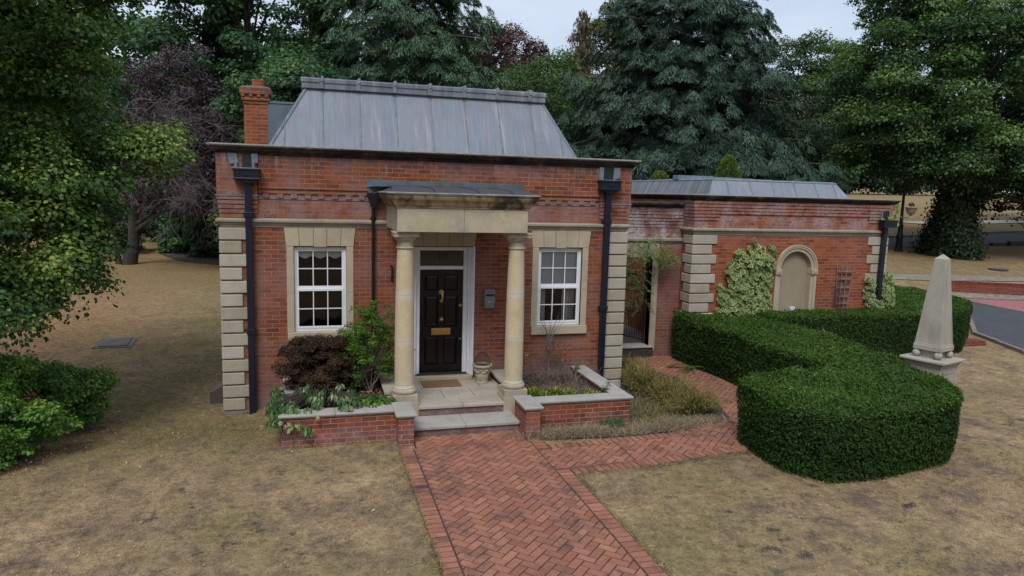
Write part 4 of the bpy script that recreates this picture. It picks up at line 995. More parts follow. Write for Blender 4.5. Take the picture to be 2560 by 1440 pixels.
# things on the annexe wall
tr = thing('trellis', 'weathered fan shaped wooden trellis with dead stems on the annexe wall', 'trellis', (13.95, AY, 1.2))
for x0, x1 in ((13.80,13.72),(13.87,13.86),(13.98,14.0),(14.06,14.20)):
    s = MB(); s.tube([(x0,AY-.05,.9),(x0+(x1-x0)*.35,AY-.05,1.5),(x1,AY-.05,2.42)], .011, 5); s.build('upright', WOODG, tr)
for z in (1.45,1.62,1.84,2.05,2.23):
    f = (z-.9)/1.5; s = MB(); s.box(13.80-.08*f, 14.07+.12*f, AY-.066, AY-.042, z-.014, z+.014); s.build('crossbar', WOODG, tr)
s = MB(); s.prism_xz([(12.475,1.29),(12.585,1.29),(12.60,1.385),(12.455,1.385)], AY-.07, AY-.0); o = s.build('marker_box', PLASTW, loc=(12.53,AY,1.3), bevel=.006); _label(o, 'small white plastic box above the hedge at the foot of the niche', 'box')
# ------------------------------------------------------------------ vegetation
UP = np.array([0., 0., 1.])
def green(*c): return list(c)
LM_LIME = leaf_mat('leaf_lime', [(0., (0.024,0.053,0.017)), (.45, (0.057,0.129,0.029)), (.8, (0.139,0.235,0.045)), (1., (0.334,0.402,0.089))])
LM_LIME2 = leaf_mat('leaf_lime_far', [(0., (0.019,0.046,0.019)), (.5, (0.045,0.107,0.032)), (.8, (0.102,0.188,0.051)), (1., (0.253,0.329,0.105))])
LM_SYC = leaf_mat('leaf_sycamore', [(0., (0.022,0.057,0.029)), (.5, (0.053,0.125,0.053)), (.85, (0.101,0.204,0.073)), (1., (0.217,0.265,0.073))])
LM_DARK = leaf_mat('leaf_dark', [(0., (0.011,0.024,0.015)), (.6, (0.026,0.056,0.024)), (1., (0.056,0.105,0.034))])
LM_MID = leaf_mat('leaf_mid', [(0., (0.034,0.068,0.021)), (.5, (0.073,0.140,0.036)), (1., (0.160,0.245,0.060))])
LM_YEL = leaf_mat('leaf_yellowish', [(0., (0.048,0.059,0.017)), (.5, (0.105,0.119,0.031)), (1., (0.210,0.196,0.049))])
LM_PURP = leaf_mat('leaf_purple', [(0., (.030,.024,.030)), (.6, (.072,.050,.064)), (1., (.14,.105,.12))], trans=.1)
LM_COP = leaf_mat('leaf_copper', [(0., (0.040,0.020,0.020)), (1., (0.130,0.060,0.052))], trans=.1)
LM_BROWN = leaf_mat('leaf_brownish', [(0., (0.060,0.054,0.030)), (.6, (0.128,0.105,0.054)), (1., (0.210,0.165,0.090))], trans=.1)
LM_CEDAR = leaf_mat('needles_cedar', [(0., (0.024,0.055,0.036)), (.5, (0.061,0.121,0.070)), (.9, (0.126,0.213,0.119)), (1., (0.184,0.216,0.097))], rough=.7, trans=.08)
LM_BLUE = leaf_mat('needles_blue_cedar', [(0., (0.018,0.040,0.030)), (.5, (0.050,0.092,0.067)), (.9, (0.104,0.165,0.121)), (1., (0.148,0.210,0.148))], rough=.75, trans=.08, spec=.15)
LM_CYP = leaf_mat('needles_cypress', [(0., (0.031,0.044,0.014)), (.6, (0.076,0.093,0.027)), (1., (0.153,0.153,0.048))], rough=.7, trans=.08)
LM_YEW = leaf_mat('needles_yew', [(0., (.038,.075,.010)), (.5, (.085,.145,.018)), (1., (.15,.21,.03))], rough=.6, trans=.1)
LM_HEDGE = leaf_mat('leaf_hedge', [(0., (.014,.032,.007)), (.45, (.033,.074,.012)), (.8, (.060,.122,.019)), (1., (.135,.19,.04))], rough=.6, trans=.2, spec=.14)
LM_BOX = leaf_mat('leaf_box', [(0., (0.034,0.086,0.013)), (.6, (0.086,0.195,0.022)), (1., (0.203,0.312,0.044))], rough=.45)
LM_SHRUB = leaf_mat('leaf_shrub', [(0., (0.037,0.094,0.021)), (.6, (0.094,0.218,0.033)), (1., (0.248,0.372,0.062))], rough=.5)
LM_DEAD = leaf_mat('leaf_dead_brown', [(0., (.022,.014,.009)), (.6, (.052,.032,.020)), (1., (.105,.070,.045))], trans=.03, rough=.9, spec=.1)
LM_STRAW = leaf_mat('straw', [(0., (0.125,0.094,0.056)), (.6, (0.294,0.225,0.138)), (1., (0.475,0.388,0.250))], trans=.1, rough=.8)
LM_DRYP = leaf_mat('dry_purple', [(0., (0.101,0.074,0.061)), (.6, (0.203,0.142,0.115)), (1., (0.311,0.230,0.176))], trans=.05, rough=.9)
LM_LAV = leaf_mat('leaf_lavender', [(0., (0.068,0.081,0.024)), (.4, (0.115,0.142,0.038)), (.7, (0.203,0.182,0.061)), (1., (0.365,0.230,0.101))], trans=.1)
LM_HYD = leaf_mat('leaf_hydrangea', [(0., (0.040,0.094,0.030)), (.5, (0.088,0.181,0.056)), (.75, (0.200,0.300,0.138)), (1., (0.413,0.500,0.288))], rough=.5)
LM_DAY = leaf_mat('leaf_daylily', [(0., (0.091,0.156,0.016)), (.6, (0.195,0.280,0.029)), (1., (0.338,0.377,0.065))], rough=.5)
LM_ORANGE = leaf_mat('leaf_orange', [(0., (0.130,0.046,0.023)), (.5, (0.325,0.117,0.029)), (1., (0.598,0.299,0.039))], trans=.15)
LM_RUSTY = leaf_mat('leaf_rusty', [(0., (0.098,0.049,0.031)), (1., (0.294,0.140,0.077))], trans=.1)
LM_VINE = leaf_mat('leaf_vine', [(0., (0.030,0.081,0.016)), (.6, (0.081,0.169,0.030)), (1., (0.189,0.284,0.054))], rough=.5)
LM_IVY = leaf_mat('leaf_ivy_dark', [(0., (0.010,0.022,0.010)), (1., (0.042,0.083,0.026))], rough=.4)
LM_CREAM = leaf_mat('ivy_margin', [(0., (0.317,0.356,0.119)), (1., (0.594,0.594,0.264))], rough=.5)
LM_VIVY = leaf_mat('ivy_centre', [(0., (0.060,0.135,0.060)), (1., (0.135,0.254,0.101))], rough=.5)
LM_LITTER = leaf_mat('fallen_leaf', [(0., (.12,.06,.03)), (.6, (.28,.17,.08)), (1., (.52,.38,.20))], trans=0)
LM_FLOWER = leaf_mat('faded_flower', [(0., (.30,.22,.12)), (1., (.55,.46,.30))], trans=.1)

def rnd_dirs(R, n): return unit(R.normal(size=(n, 3)))
def crown_points(R, clumps, radii, per, top=.35):
    """leaves scattered on the outer shells of the clumps -> centres, normals"""
    k = len(clumps); n = (per*radii**2/np.mean(radii**2)).astype(int); idx = np.repeat(np.arange(k), n)
    d = rnd_dirs(R, len(idx)); d[:, 2] = np.where((d[:, 2] < -.1) & (R.random(len(idx)) < .85), -d[:, 2]*R.random(len(idx)), d[:, 2]); d = unit(d)
    rr = radii[idx]*(.55+.45*R.random(len(idx))**.5)*(1+.12*R.normal(size=len(idx)))
    P = clumps[idx]+d*rr[:, None]*np.array([1, 1, .86])
    Nn = unit(d*.5+UP*(top+.2)+R.normal(size=d.shape)*.42)
    return P, Nn, idx, d
def ell_clumps(R, c, r, n, shell=.55, zmin=None):
    d = rnd_dirs(R, n); f = shell+(1-shell)*R.random(n)**.6; f = np.where(R.random(n) < .16, f*1.13, f)
    p = np.array(c)+d*f[:, None]*np.array(r)
    if zmin is not None: p = p[p[:, 2] > zmin]
    return p
def crown(name, mat, parent, clumps, radii, per, L, W, seed, tip=.12, droop=.3, lo=0.):
    R = np.random.default_rng(seed); clumps = np.asarray(clumps); radii = np.broadcast_to(np.asarray(radii, float), (len(clumps),)).copy()
    P, Nn, idx, d = crown_points(R, clumps, radii, per)
    T = unit(d-UP*droop+R.normal(size=d.shape)*.6)
    ct = R.normal(.40, .17, len(clumps)); t = np.clip(ct[idx]+R.normal(0, .12, len(idx))+lo+.14*d[:, 2], 0, .88)  # upper leaves of each clump tinted lighter, light from above put into colour
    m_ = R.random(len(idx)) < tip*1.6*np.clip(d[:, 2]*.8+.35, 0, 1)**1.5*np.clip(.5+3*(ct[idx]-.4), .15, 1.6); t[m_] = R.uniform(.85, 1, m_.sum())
    s = R.uniform(.7, 1.25, len(idx))
    return leaves_mesh(name, P, Nn, T, L*s, W*s, t, mat, parent)
def limbs(mb, R, base, top, r0, targets, r1=.03, n=6):
    """tapered trunk base->top and a curved limb to every target"""
    base, top = np.array(base, float), np.array(top, float); K = 6
    pts = [base+(top-base)*i/K+np.array([R.normal()*.04*r0*8*math.sin(math.pi*i/K), R.normal()*.04*r0*8*math.sin(math.pi*i/K), 0]) for i in range(K+1)]
    pts[0] = pts[0]-np.array([0,0,.2])
    mb.tube(pts, [r0*(1.35 if i == 0 else 1-.75*i/K) for i in range(K+1)], 10)
    for t in targets:
        h = np.clip((t[2]-base[2])/(top[2]-base[2])*.75-.08, .25, .92); s = base+(top-base)*h
        m1 = s+(t-s)*.45+np.array([0,0,.12*np.linalg.norm(t-s)]); rr = r0*(1-.75*h)*.45
        mb.tube([s, m1, t], [rr, rr*.6, r1*.4], n)
def tree(name, label, cat, base, H, c, r, nclump, cr, per, L, W, mat, seed, bark=None, trunk_r=.3, shell=.55, tip=.1, group=None, zmin=None, extra=None, core=True, nl=14, lean=(0,0), lo=0.):
    R = np.random.default_rng(seed); t = thing(name, label, cat, base, group)
    cl = ell_clumps(R, c, r, nclump, shell, zmin); rad = cr*R.uniform(.7, 1.3, len(cl))
    if extra is not None: cl = np.concatenate([cl, np.array(extra)[:, :3]]); rad = np.concatenate([rad, np.array(extra)[:, 3]])
    cr_ = crown('crown', mat, t, cl, rad, per, L, W, seed+1, tip, lo=lo)
    mb = MB(); sel = cl[R.permutation(len(cl))[:nl]]; limbs(mb, R, base, (base[0]+lean[0], base[1]+lean[1], c[2]+r[2]*.6), trunk_r, sel, n=5)
    mb.build('trunk', bark or BARK, t, smooth=True)
    return t

# --- big lime tree reaching in from the left, near the camera
RL = np.random.default_rng(11)
t = thing('lime_tree', 'large pale flecked lime tree overhanging the lawn at the left edge', 'tree', (-5.2, 1.0, .0))
cl = []
def addc(n, c, r, shell=.5): cl.extend(ell_clumps(RL, c, r, n, shell).tolist())
addc(150, (-5.2, .2, 6.9), (3.75, 3.0, 3.4), .55); addc(60, (-3.9, -.2, 5.0), (2.3, 2.2, 1.7), .4); addc(44, (-4.0, -1.0, 3.3), (2.15, 1.7, 1.2), .4)
addc(26, (-2.1,.3,6.9), (.95,.8,1.5), .3); addc(10, (-2.2,-.3,3.6), (1.0,.7,.35), .2); addc(26, (-3.1,-.7,3.0), (1.5,1.1,.9), .3); addc(14, (-3.0,-1.6,2.2), (.9,.7,.7), .2); addc(12, (-2.0, .3, 4.35), (1.25, .8, .55), .2); addc(9, (-2.9, -.9, 2.35), (1.2, .8, .45), .2)
for p in ((-1.15,.3,4.45),(-1.4,.2,4.3),(-1.7,.2,4.5),(-.85,.4,4.62),(-1.95,-.7,2.75),(-2.15,-.8,2.6),(-1.7,-.6,2.86),(-2.4,-.9,2.5),(-2.6,-1.2,1.75),(-2.75,-1.3,1.95),(-2.5,-1.3,2.1)): cl.append(p)
cl = np.array(cl)
# keep the view past the house corner open
d_ = (cl-np.array([1.414,-12.688,3.893])); sl = d_[:,0]/d_[:,1]; el = d_[:,2]/d_[:,1]
cl = cl[(cl[:,2] > .9)]
crown('crown', LM_LIME, t, cl, RL.uniform(.34, .62, len(cl)), 520, .070, .054, 12, tip=.36, droop=.5)
mb = MB(); limbs(mb, RL, (-5.2,1.0,0), (-5.0,.8,8.5), .36, cl[RL.permutation(len(cl))[:46]], n=6); mb.build('trunk', BARK, t, smooth=True)
# --- shrub in front of it
R = np.random.default_rng(21); t = thing('garden_shrub', 'rounded mid green shrub on the lawn in the lower left corner', 'shrub', (-3.5,-1.2,.1))
cl = np.concatenate([ell_clumps(R, (-3.45,-1.55,.60), (1.35,1.15,.62), 84, .55), ell_clumps(R, (-2.40,-.40,.58), (.68,.8,.48), 40, .4), ell_clumps(R, (-3.1,-1.0,1.0), (.75,.8,.35), 24, .4), ell_clumps(R, (-2.75,-2.0,.45), (.5,.55,.35), 22, .4)])
cl[:, 2] = np.maximum(cl[:, 2], .2)
sp = unit(cl-np.array([-3.3,-1.2,.2]))*R.uniform(.12,.30,(len(cl),1)); cl = np.concatenate([cl, (cl+sp)[::2]]); cl[:, 2] = np.maximum(cl[:, 2], .15); crown('foliage', LM_SHRUB, t, cl, np.concatenate([R.uniform(.16,.30,len(cl)-len(sp[::2])), R.uniform(.07,.13,len(sp[::2]))]), 300, .056, .038, 22, tip=.3, droop=.2)
mb = MB()
for p in cl[:40]: mb.tube([(-3.5+R.normal()*.2,-1.2+R.normal()*.2,.0), ((p[0]-3.5)/2, (p[1]-1.2)/2, p[2]*.55), tuple(p)], [.02,.013,.005], 5)
mb.build('stems', BARK, t)
rf_ = MB()
P = np.array([-2.42,-1.35,.86])+R.normal(size=(26,3))*np.array([.05,.05,.03]); leaves_mesh('red_leaves', P, unit(R.normal(size=(26,3))+UP), rnd_dirs(R,26), .05, .035, R.random(26), leaf_mat('leaf_red', [(0.,(.35,.07,.07)),(1.,(.5,.13,.12))]), t)

# --- purple leaved plum tree with dead twigs
R = np.random.default_rng(31)
t = thing('purple_plum_tree', 'purple leaved tree with bare grey twigs left of the lodge', 'tree', (-7.05, 25.4, .0))
cl = np.concatenate([ell_clumps(R, (-4.2,23.2,7.6), (2.0,1.6,2.4), 75, .4), ell_clumps(R, (-3.5,23,5.0), (2.4,1.6,2.5), 90, .4), ell_clumps(R, (-5.6,24,4.2), (1.3,1.3,1.5), 26, .4)])
crown('crown', LM_PURP, t, cl, R.uniform(.4, .75, len(cl)), 190, .12, .075, 32, tip=.05)
mb = MB(); limbs(mb, R, (-7.05,25.4,0), (-5.6,24.4,6.5), .30, cl[R.permutation(len(cl))[:20]], n=6)
limbs(mb, R, (-7.4,25.4,0), (-8.2,25.6,3.5), .14, np.array([[-9.2,25.4,4.2],[-8.5,25,4.4]]), n=5); mb.build('trunk', BARKP, t, smooth=True)
mb = MB()
def twigs(mb, R, o, d, L, r, depth):
    p = [np.array(o, float)]; dd = np.array(d, float)
    for i in range(4):
        dd = unit(dd+R.normal(size=3)*.28-UP*.06); p.append(p[-1]+dd*L/4)
    mb.tube(p, [r*(1-.7*i/4) for i in range(5)], 4)
    if depth:
        for k in range(4): twigs(mb, R, p[R.integers(1, 5)], unit(dd+R.normal(size=3)*.8), L*.62, r*.55, depth-1)
for i in range(52):
    a = R.uniform(-2.6, .4); o = (-3.6+R.normal()*1.2, 21.6+R.normal()*.4, 3.2+R.random()*4.4)
    twigs(mb, R, o, (R.normal()*.9, -.6, R.normal()*.5-.1), R.uniform(1.0, 2.0), .022, 3)
mb.build('dead_twigs', TWIGP, t)

# --- broadleaved trees behind the lodge
G = 'broadleaved trees behind the buildings'
tree('sycamore_tree', 'tall dark green sycamore directly behind the chimney', 'tree', (-1.6,27.5,.1), 15, (-1.4,27.5,10.6), (4.6,3.4,7.0), 150, 1.0, 442, 0.200, 0.160, LM_SYC, 41, trunk_r=.4, group=G, tip=.08)
tree('young_sycamore_tree', 'lower bushy green tree behind the chimney pot, left of the roof ridge', 'tree', (1.6,21,.1), 9, (.9,21,6.6), (2.8,2.2,2.6), 60, .8, 408, 0.160, 0.128, LM_SYC, 43, trunk_r=.2, group=G, tip=.1)
tree('olive_tree', 'small yellow green tree peeping over the left end of the roof ridge', 'tree', (3.4,30,.1), 9, (3.4,30,8.2), (1.5,1.5,2.0), 26, .7, 374, 0.144, 0.112, LM_YEL, 44, trunk_r=.15, group=G)
tree('bronze_shrub_tree', 'tree with a browning orange tipped branch above the purple tree', 'tree', (-4.2,31,.1), 9, (-4.0,31,8.6), (1.3,1.2,1.4), 18, .55, 340, 0.128, 0.096, LM_RUSTY, 45, trunk_r=.12, group=G)
tree('copper_beech_tree', 'dark copper beech top behind the right side of the cedar crown', 'tree', (17.5,47,.1), 18, (17.0,47,14.2), (4.0,3.4,4.6), 60, 1.0, 323, 0.192, 0.136, LM_COP, 46, trunk_r=.35, group=G, tip=0)
tree('ash_tree', 'pale green rounded tree on the skyline between cedar and spruce', 'tree', (20.0,42,.1), 15, (19.6,42,9.6), (4.6,3.6,4.6), 80, 1.1, 391, 0.192, 0.136, LM_MID, 47, trunk_r=.35, group=G, lo=-.05)
tree('hornbeam_tree', 'broad dull green tree right behind the right end of the lodge roof', 'tree', (15.4,33,.1), 12, (15.4,33,6.6), (4.6,3.4,4.9), 90, 1.05, 408, 0.160, 0.104, LM_MID, 48, trunk_r=.3, group=G, lo=-.12)
tree('field_maple_tree', 'tall yellowish tree on the skyline left of the blue cedar top', 'tree', (27.5,46,.1), 19, (27.3,46,14.0), (4.2,3.6,6.4), 90, 1.15, 391, 0.192, 0.144, LM_YEL, 49, trunk_r=.35, group=G, lo=-.1)
tree('lime_green_tree', 'bright mid green tree below the spruce, left of the blue cedar', 'tree', (21.4,36,.1), 13, (21.2,36,7.8), (4.0,3.4,5.0), 76, 1.05, 408, 0.176, 0.128, LM_MID, 50, trunk_r=.3, group=G)
tree('birch_tree', 'thin brownish birch on the skyline right of the blue cedar', 'tree', (43,51,.1), 20, (42.5,51,13.6), (4.4,3.6,6.2), 70, 1.2, 255, 0.160, 0.104, LM_BROWN, 51, trunk_r=.25, group=G, shell=.3)
tree('oak_tree', 'dense green tree on the skyline right of the birch', 'tree', (47.5,47,1.0), 20, (47.5,47,11.6), (5.4,4.2,7.6), 130, 1.35, 391, 0.224, 0.176, LM_MID, 52, trunk_r=.5, group=G, lo=-.16)
tree('elm_tree', 'grey green tree top peeping over the left shoulder of the big lime', 'tree', (60,57,2.0), 22, (60,57,14.5), (5.0,4.2,7.6), 90, 1.3, 340, 0.224, 0.160, LM_SYC, 53, trunk_r=.5, group=G)
tree('beech_tree', 'very dark tree filling the gap between oak and blue cedar', 'tree', (38,38,.8), 13, (38,38,6.2), (4.6,3.6,5.6), 90, 1.1, 391, 0.192, 0.144, LM_DARK, 54, trunk_r=.4, group=G)
tree('holly_tree', 'dark tree behind the annexe roof, right of the blue cedar', 'tree', (33.5,31,.8), 10, (33.5,31,4.8), (3.6,3.0,4.6), 80, .9, 391, 0.144, 0.104, LM_DARK, 55, trunk_r=.3, group=G)
# dark trees behind the plum
tree('yew_tree', 'almost black evergreen behind the purple tree, beside the lodge corner', 'tree', (-4.8,34,.1), 11, (-4.8,34,5.6), (3.4,2.8,5.4), 90, .95, 374, 0.176, 0.112, LM_DARK, 56, trunk_r=.35, group=G)
tree('laurel_tree', 'dark evergreen at the far end of the lawn behind the leaning log', 'tree', (-9.8,47,.2), 12, (-9.8,47,6.6), (4.6,3.4,5.8), 90, 1.2, 374, 0.208, 0.144, LM_DARK, 57, trunk_r=.4, group=G)
tree('shaded_lime_tree', 'dark green tree behind the left lime branches', 'tree', (-16,40,.2), 14, (-16,40,8.6), (5.4,3.6,5.6), 90, 1.3, 357, 0.224, 0.160, LM_SYC, 58, trunk_r=.4, group=G)
R = np.random.default_rng(60); t = thing('corner_bush', 'rounded yellow green bush beside the left wall of the lodge', 'bush', (-1.0,17,.1))
cl = ell_clumps(R, (-1.1,17,2.0), (1.0,.9,.9), 26, .4); crown('foliage', LM_YEW, t, cl, .4, 260, .12, .07, 61, tip=.05, lo=-.1)
mb = MB(); mb.tube([(-1.0,17,.0),(-1.05,17,1.6)], [.09,.05], 6); mb.build('stem', BARK, t)
for i, (x, y, r, h, lb_) in enumerate(((-4.6,33,1.6,1.5,'dark bush between plum trunk and lodge, behind the mulch'),(-8.8,31,1.8,1.8,'dark bush left of the plum trunk'),(-6.9,38,2.2,1.6,'low dark laurel bush behind the leaning log'),(-3.6,28.5,1.3,1.2,'dark undergrowth bush by the bark mulch near the lodge'),(-12.0,40,1.9,1.7,'dark bush beside the pale fence wall'),(-5.4,31,1.7,1.8,'leafy dark shrub with thin stem behind the plum trunk'))):
    R = np.random.default_rng(70+i); t = thing('understorey_bush', lb_, 'bush', (x,y,.1), 'dark bushes under the trees')
    cl = ell_clumps(R, (x,y,h*.7), (r,r*.8,h*.8), 34, .4); crown('foliage', LM_DARK if i != 5 else LM_SYC, t, cl, .5, 200, .17, .12, 80+i, tip=.03)
    mb = MB(); mb.tube([(x,y,-.1),(x,y,h*.8)], [.1,.05], 6); mb.build('stem', BARK, t)

# --- cedars: flat fans of drooping sprays
def fan_tree(t, R, base, H, tiers, mat, L, W, density, bark, r0, tr=None, skirt=.0):
    """tiers: (z, reach, n branches, elevation)"""
    mb = MB(); tx, ty = base[0], base[1]; top = tr or (tx, ty, H)
    mb.tube([(tx,ty,-.2),(tx,ty,H*.35),((tx+top[0])/2,(ty+top[1])/2,H*.7),top], [r0*1.2,r0,r0*.6,.05], 10)
    C, Nn, T, S, tn = [], [], [], [], []
    for z, reach, nb, el in tiers:
        for k in range(nb):
            az = 2*math.pi*(k+R.random()*.8)/nb; rc = reach*R.uniform(.72, 1.12); zz = z+R.normal()*.48
            dx, dy = math.cos(az), math.sin(az); e = el+R.normal()*.08
            pts = []
            for i in range(7):
                u = i/6; pts.append(np.array([tx+dx*rc*u, ty+dy*rc*u, zz+rc*(e*u-.22*u*u)]))
            mb.tube(pts, [r0*.30*(1-.85*i/6)+.012 for i in range(7)], 5)
            side = np.array([-dy, dx, 0])
            # fans (pads) along the outer part of the branch
            npad = int(10+reach*3.3)
            for j in range(npad):
                u = R.uniform(.28, 1.05); i = min(int(u*6), 5); f = min(u*6-i, 1); c = pts[i]*(1-f)+pts[i+1]*f
                off = R.normal()*rc*.20*(1.15-u*.4); c = c+side*off+UP*(R.normal()*.24-abs(off)*.16)
                pr = R.uniform(.30, .66)*(.75+.06*rc); out = unit(np.array([dx,dy,0])*.9+side*off*.5+R.normal(size=3)*.25); out[2] = R.uniform(-.5,.05); out = unit(out)
                sd_ = np.cross(UP, out); n = int(density*pr*pr)
                a = R.uniform(-1.25, 1.25, n); rr = pr*np.sqrt(R.random(n))
                dirs = out[None, :]*np.cos(a)[:, None]+sd_[None, :]*np.sin(a)[:, None]
                P = c+dirs*rr[:, None]; P[:, 2] += .12*pr-.72*rr**2/pr+R.normal(size=n)*.04
                tt = unit(dirs-UP*(.25+.75*(rr/pr))[:, None]+R.normal(size=(n,3))*.22)
                nn = unit(UP+dirs*.45+R.normal(size=(n,3))*.28)
                C.append(P); T.append(tt); Nn.append(nn); S.append(L*R.uniform(.7,1.25,n)); tn.append(np.clip(.42+.28*(rr/pr)+R.normal(0,.13,n)+R.normal()*.09, 0, 1))
    C = np.concatenate(C); S = np.concatenate(S)
    leaves_mesh('crown', C, np.concatenate(Nn), np.concatenate(T), S, S*W/L, np.concatenate(tn), mat, t)
    mb.build('trunk', bark, t, smooth=True)
R = np.random.default_rng(91); t = thing('cedar_tree', 'tall layered green cedar with dark bare trunk directly behind the lodge roof', 'tree', (6.3,24,.1))
tiers = [(5.0+1.15*i, [3.6,4.4,4.6,4.4,4.0,4.3,4.2,3.6,2.8,2.0][i], 9, [.12,.14,.10,.16,.2,.2,.24,.26,.3,.34][i]) for i in range(10)]
fan_tree(t, R, (6.3,24), 16.5, tiers, LM_CEDAR, .21, .040, 430, BARK, .34)
R = np.random.default_rng(92); t = thing('blue_cedar_tree', 'huge blue grey cedar with drooping tiered branches behind the annexe', 'tree', (21.6,24.5,.1))
reach = [7.8,8.2,8.2,7.9,7.5,7.3,7.0,6.6,6.1,5.7,5.2,5.2,5.0,4.6,3.8]
tiers = [(1.4+.98*i, reach[i], 15 if i < 9 else 11, .16 if i < 9 else .24) for i in range(15)]
fan_tree(t, R, (21.6,24.5), 16.6, tiers, LM_BLUE, .22, .040, 430, BARK, .42)
# weeping conifer and ragged spruce
def droop_tree(t, R, base, H, r, n, mat, L, W, bark, sparse=1.):
    tx, ty, tz = base; mb = MB(); mb.tube([(tx,ty,tz-.2),(tx,ty,tz+H*.5),(tx,ty,tz+H)], [.22,.14,.02], 8)
    C, T, Nn, tn = [], [], [], []
    for i in range(n):
        z = tz+H*(.12+.88*i/n); rr = r*(1-(i/n))**.75+.25
        for k in range(7):
            az = R.uniform(0, 2*math.pi); q_ = rr*R.uniform(.6,1.1); d = np.array([math.cos(az), math.sin(az), 0]); 
            mb.tube([(tx,ty,z),(tx+d[0]*q_*.6,ty+d[1]*q_*.6,z+.05*q_),(tx+d[0]*q_,ty+d[1]*q_,z-.18*q_)], [.03,.018,.006], 4)
            m_ = int(46*q_*sparse); u = R.uniform(.2,1.05,m_); P = np.array([tx,ty,z])+d*(q_*u)[:,None]+R.normal(size=(m_,3))*np.array([.16,.16,.1]); P[:,2] += -.14*q_*u*u-R.random(m_)*.45
            C.append(P); T.append(unit(-UP+d*.35+R.normal(size=(m_,3))*.25)); Nn.append(unit(d+R.normal(size=(m_,3))*.4)); tn.append(np.clip(R.normal(.5,.2,m_),0,1))
    C = np.concatenate(C); s = R.uniform(.7,1.3,len(C))
    leaves_mesh('crown', C, np.concatenate(Nn), np.concatenate(T), L*s, W*s, np.concatenate(tn), mat, t); mb.build('trunk', bark, t)
R = np.random.default_rng(95); t = thing('weeping_cypress_tree', 'hanging olive green conifer between the sycamore and the cedar', 'tree', (2.1,29,.1)); droop_tree(t, R, (2.1,29,.1), 19, 2.3, 44, LM_CYP, .40, .10, BARK)
R = np.random.default_rng(96); t = thing('spruce_tree', 'ragged browning spruce rising on the skyline right of the lodge roof', 'tree', (22.6,43,.1)); droop_tree(t, R, (22.6,43,.1), 18.6, 3.3, 40, LM_BROWN, .42, .10, BARK, .55)
R = np.random.default_rng(97); t = thing('dark_conifer_tree', 'dark conifer standing behind the sycamore, left of the lodge roof', 'tree', (-3.0,30,.1)); droop_tree(t, R, (-3.0,30,.1), 15, 2.8, 40, LM_DARK, .42, .14, BARK)

# --- clipped yews
def topiary(name, label, c, r, h, seed, z0=0.):
    R = np.random.default_rng(seed); t = thing(name, label, 'topiary', (c[0], c[1], z0)); n = int(2600*r*h)
    a = R.uniform(0, 2*math.pi, n); u = R.random(n)**.8; zr = np.sqrt(np.maximum(0, 1-u**2.4))
    P = np.stack([c[0]+r*zr*np.cos(a), c[1]+r*zr*np.sin(a), z0+h*u], -1)+R.normal(size=(n,3))*.03
    nn = unit(np.stack([np.cos(a)*zr, np.sin(a)*zr, u*.7+.1], -1)+R.normal(size=(n,3))*.3)
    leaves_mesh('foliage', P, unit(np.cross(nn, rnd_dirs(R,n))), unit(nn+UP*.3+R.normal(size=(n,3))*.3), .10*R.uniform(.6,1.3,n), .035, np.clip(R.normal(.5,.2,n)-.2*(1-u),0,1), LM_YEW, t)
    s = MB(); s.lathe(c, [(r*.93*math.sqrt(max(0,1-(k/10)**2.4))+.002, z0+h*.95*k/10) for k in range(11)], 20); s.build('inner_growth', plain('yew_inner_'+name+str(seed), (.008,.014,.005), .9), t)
topiary('topiary_dome', 'tall clipped yew dome rising behind the annexe roof', (16.6,11.3), .80, 5.5, 101)
topiary('topiary_dome', 'small bright clipped yew top just showing behind the left end of the annexe roof', (14.75,13.2), .9, 4.92, 102)

# --- right hand lime with ivied trunk
R = np.random.default_rng(111); tb = (36.6,19.6,1.0)
t = thing('ivied_lime_tree', 'massive dark lime tree with ivy clad trunk on the right', 'tree', tb)
cl = np.concatenate([ell_clumps(R, (38.4,20.5,9.4), (8.4,6.2,6.6), 250, .62), ell_clumps(R, (41,18.5,6.4), (6.5,4.5,3.0), 90, .5), ell_clumps(R, (36,17.5,5.4), (4.5,3,1.8), 40, .4), ell_clumps(R, (42.5,18.5,4.6), (2.2,2,1.0), 14, .3), ell_clumps(R, (37.5,17.2,4.3), (1.6,1,.7), 10, .3), ell_clumps(R, (37.5,20,13.5), (7,5,3.6), 70, .5), ell_clumps(R, (33.4,20.8,7.0), (3.4,3.2,3.6), 60, .5)])
cl = cl[(cl[:,2] > 5.5) | (cl[:,0] > 41)]; cl = np.concatenate([cl, ell_clumps(R, (37.6,18.2,5.6), (2.6,1.4,.9), 26, .2), ell_clumps(R, (34.2,19.0,6.0), (1.8,1.2,.8), 14, .2)])
crown('crown', LM_LIME2, t, cl, R.uniform(.75, 1.4, len(cl)), 560, .175, .125, 112, tip=.2, droop=.6)
mb = MB(); limbs(mb, R, tb, (37.2,20,13), .62, cl[R.permutation(len(cl))[:44]], n=6); mb.build('trunk', BARK, t, smooth=True)
n = 16000; z = R.random(n)**1.3*5.2; rad = np.where(z < 1.2, 1.32-.10*z, np.maximum(.62, 1.2-.34*(z-1.2)))+.55*R.random(n)**6+.5*np.exp(-((z-2.9)/.5)**2)*R.random(n)**3; a = R.uniform(0, 2*math.pi, n)
rad = rad*(1+.16*np.sin(a*3+z)); P = np.stack([tb[0]+rad*np.cos(a), tb[1]+rad*np.sin(a), tb[2]+z], -1)+R.normal(size=(n,3))*.13
nn = unit(np.stack([np.cos(a), np.sin(a), .4+0*a], -1)+R.normal(size=(n,3))*.4); leaves_mesh('ivy', P, nn, unit(-UP+R.normal(size=(n,3))*.5), .17, .14, R.random(n), LM_IVY, t)
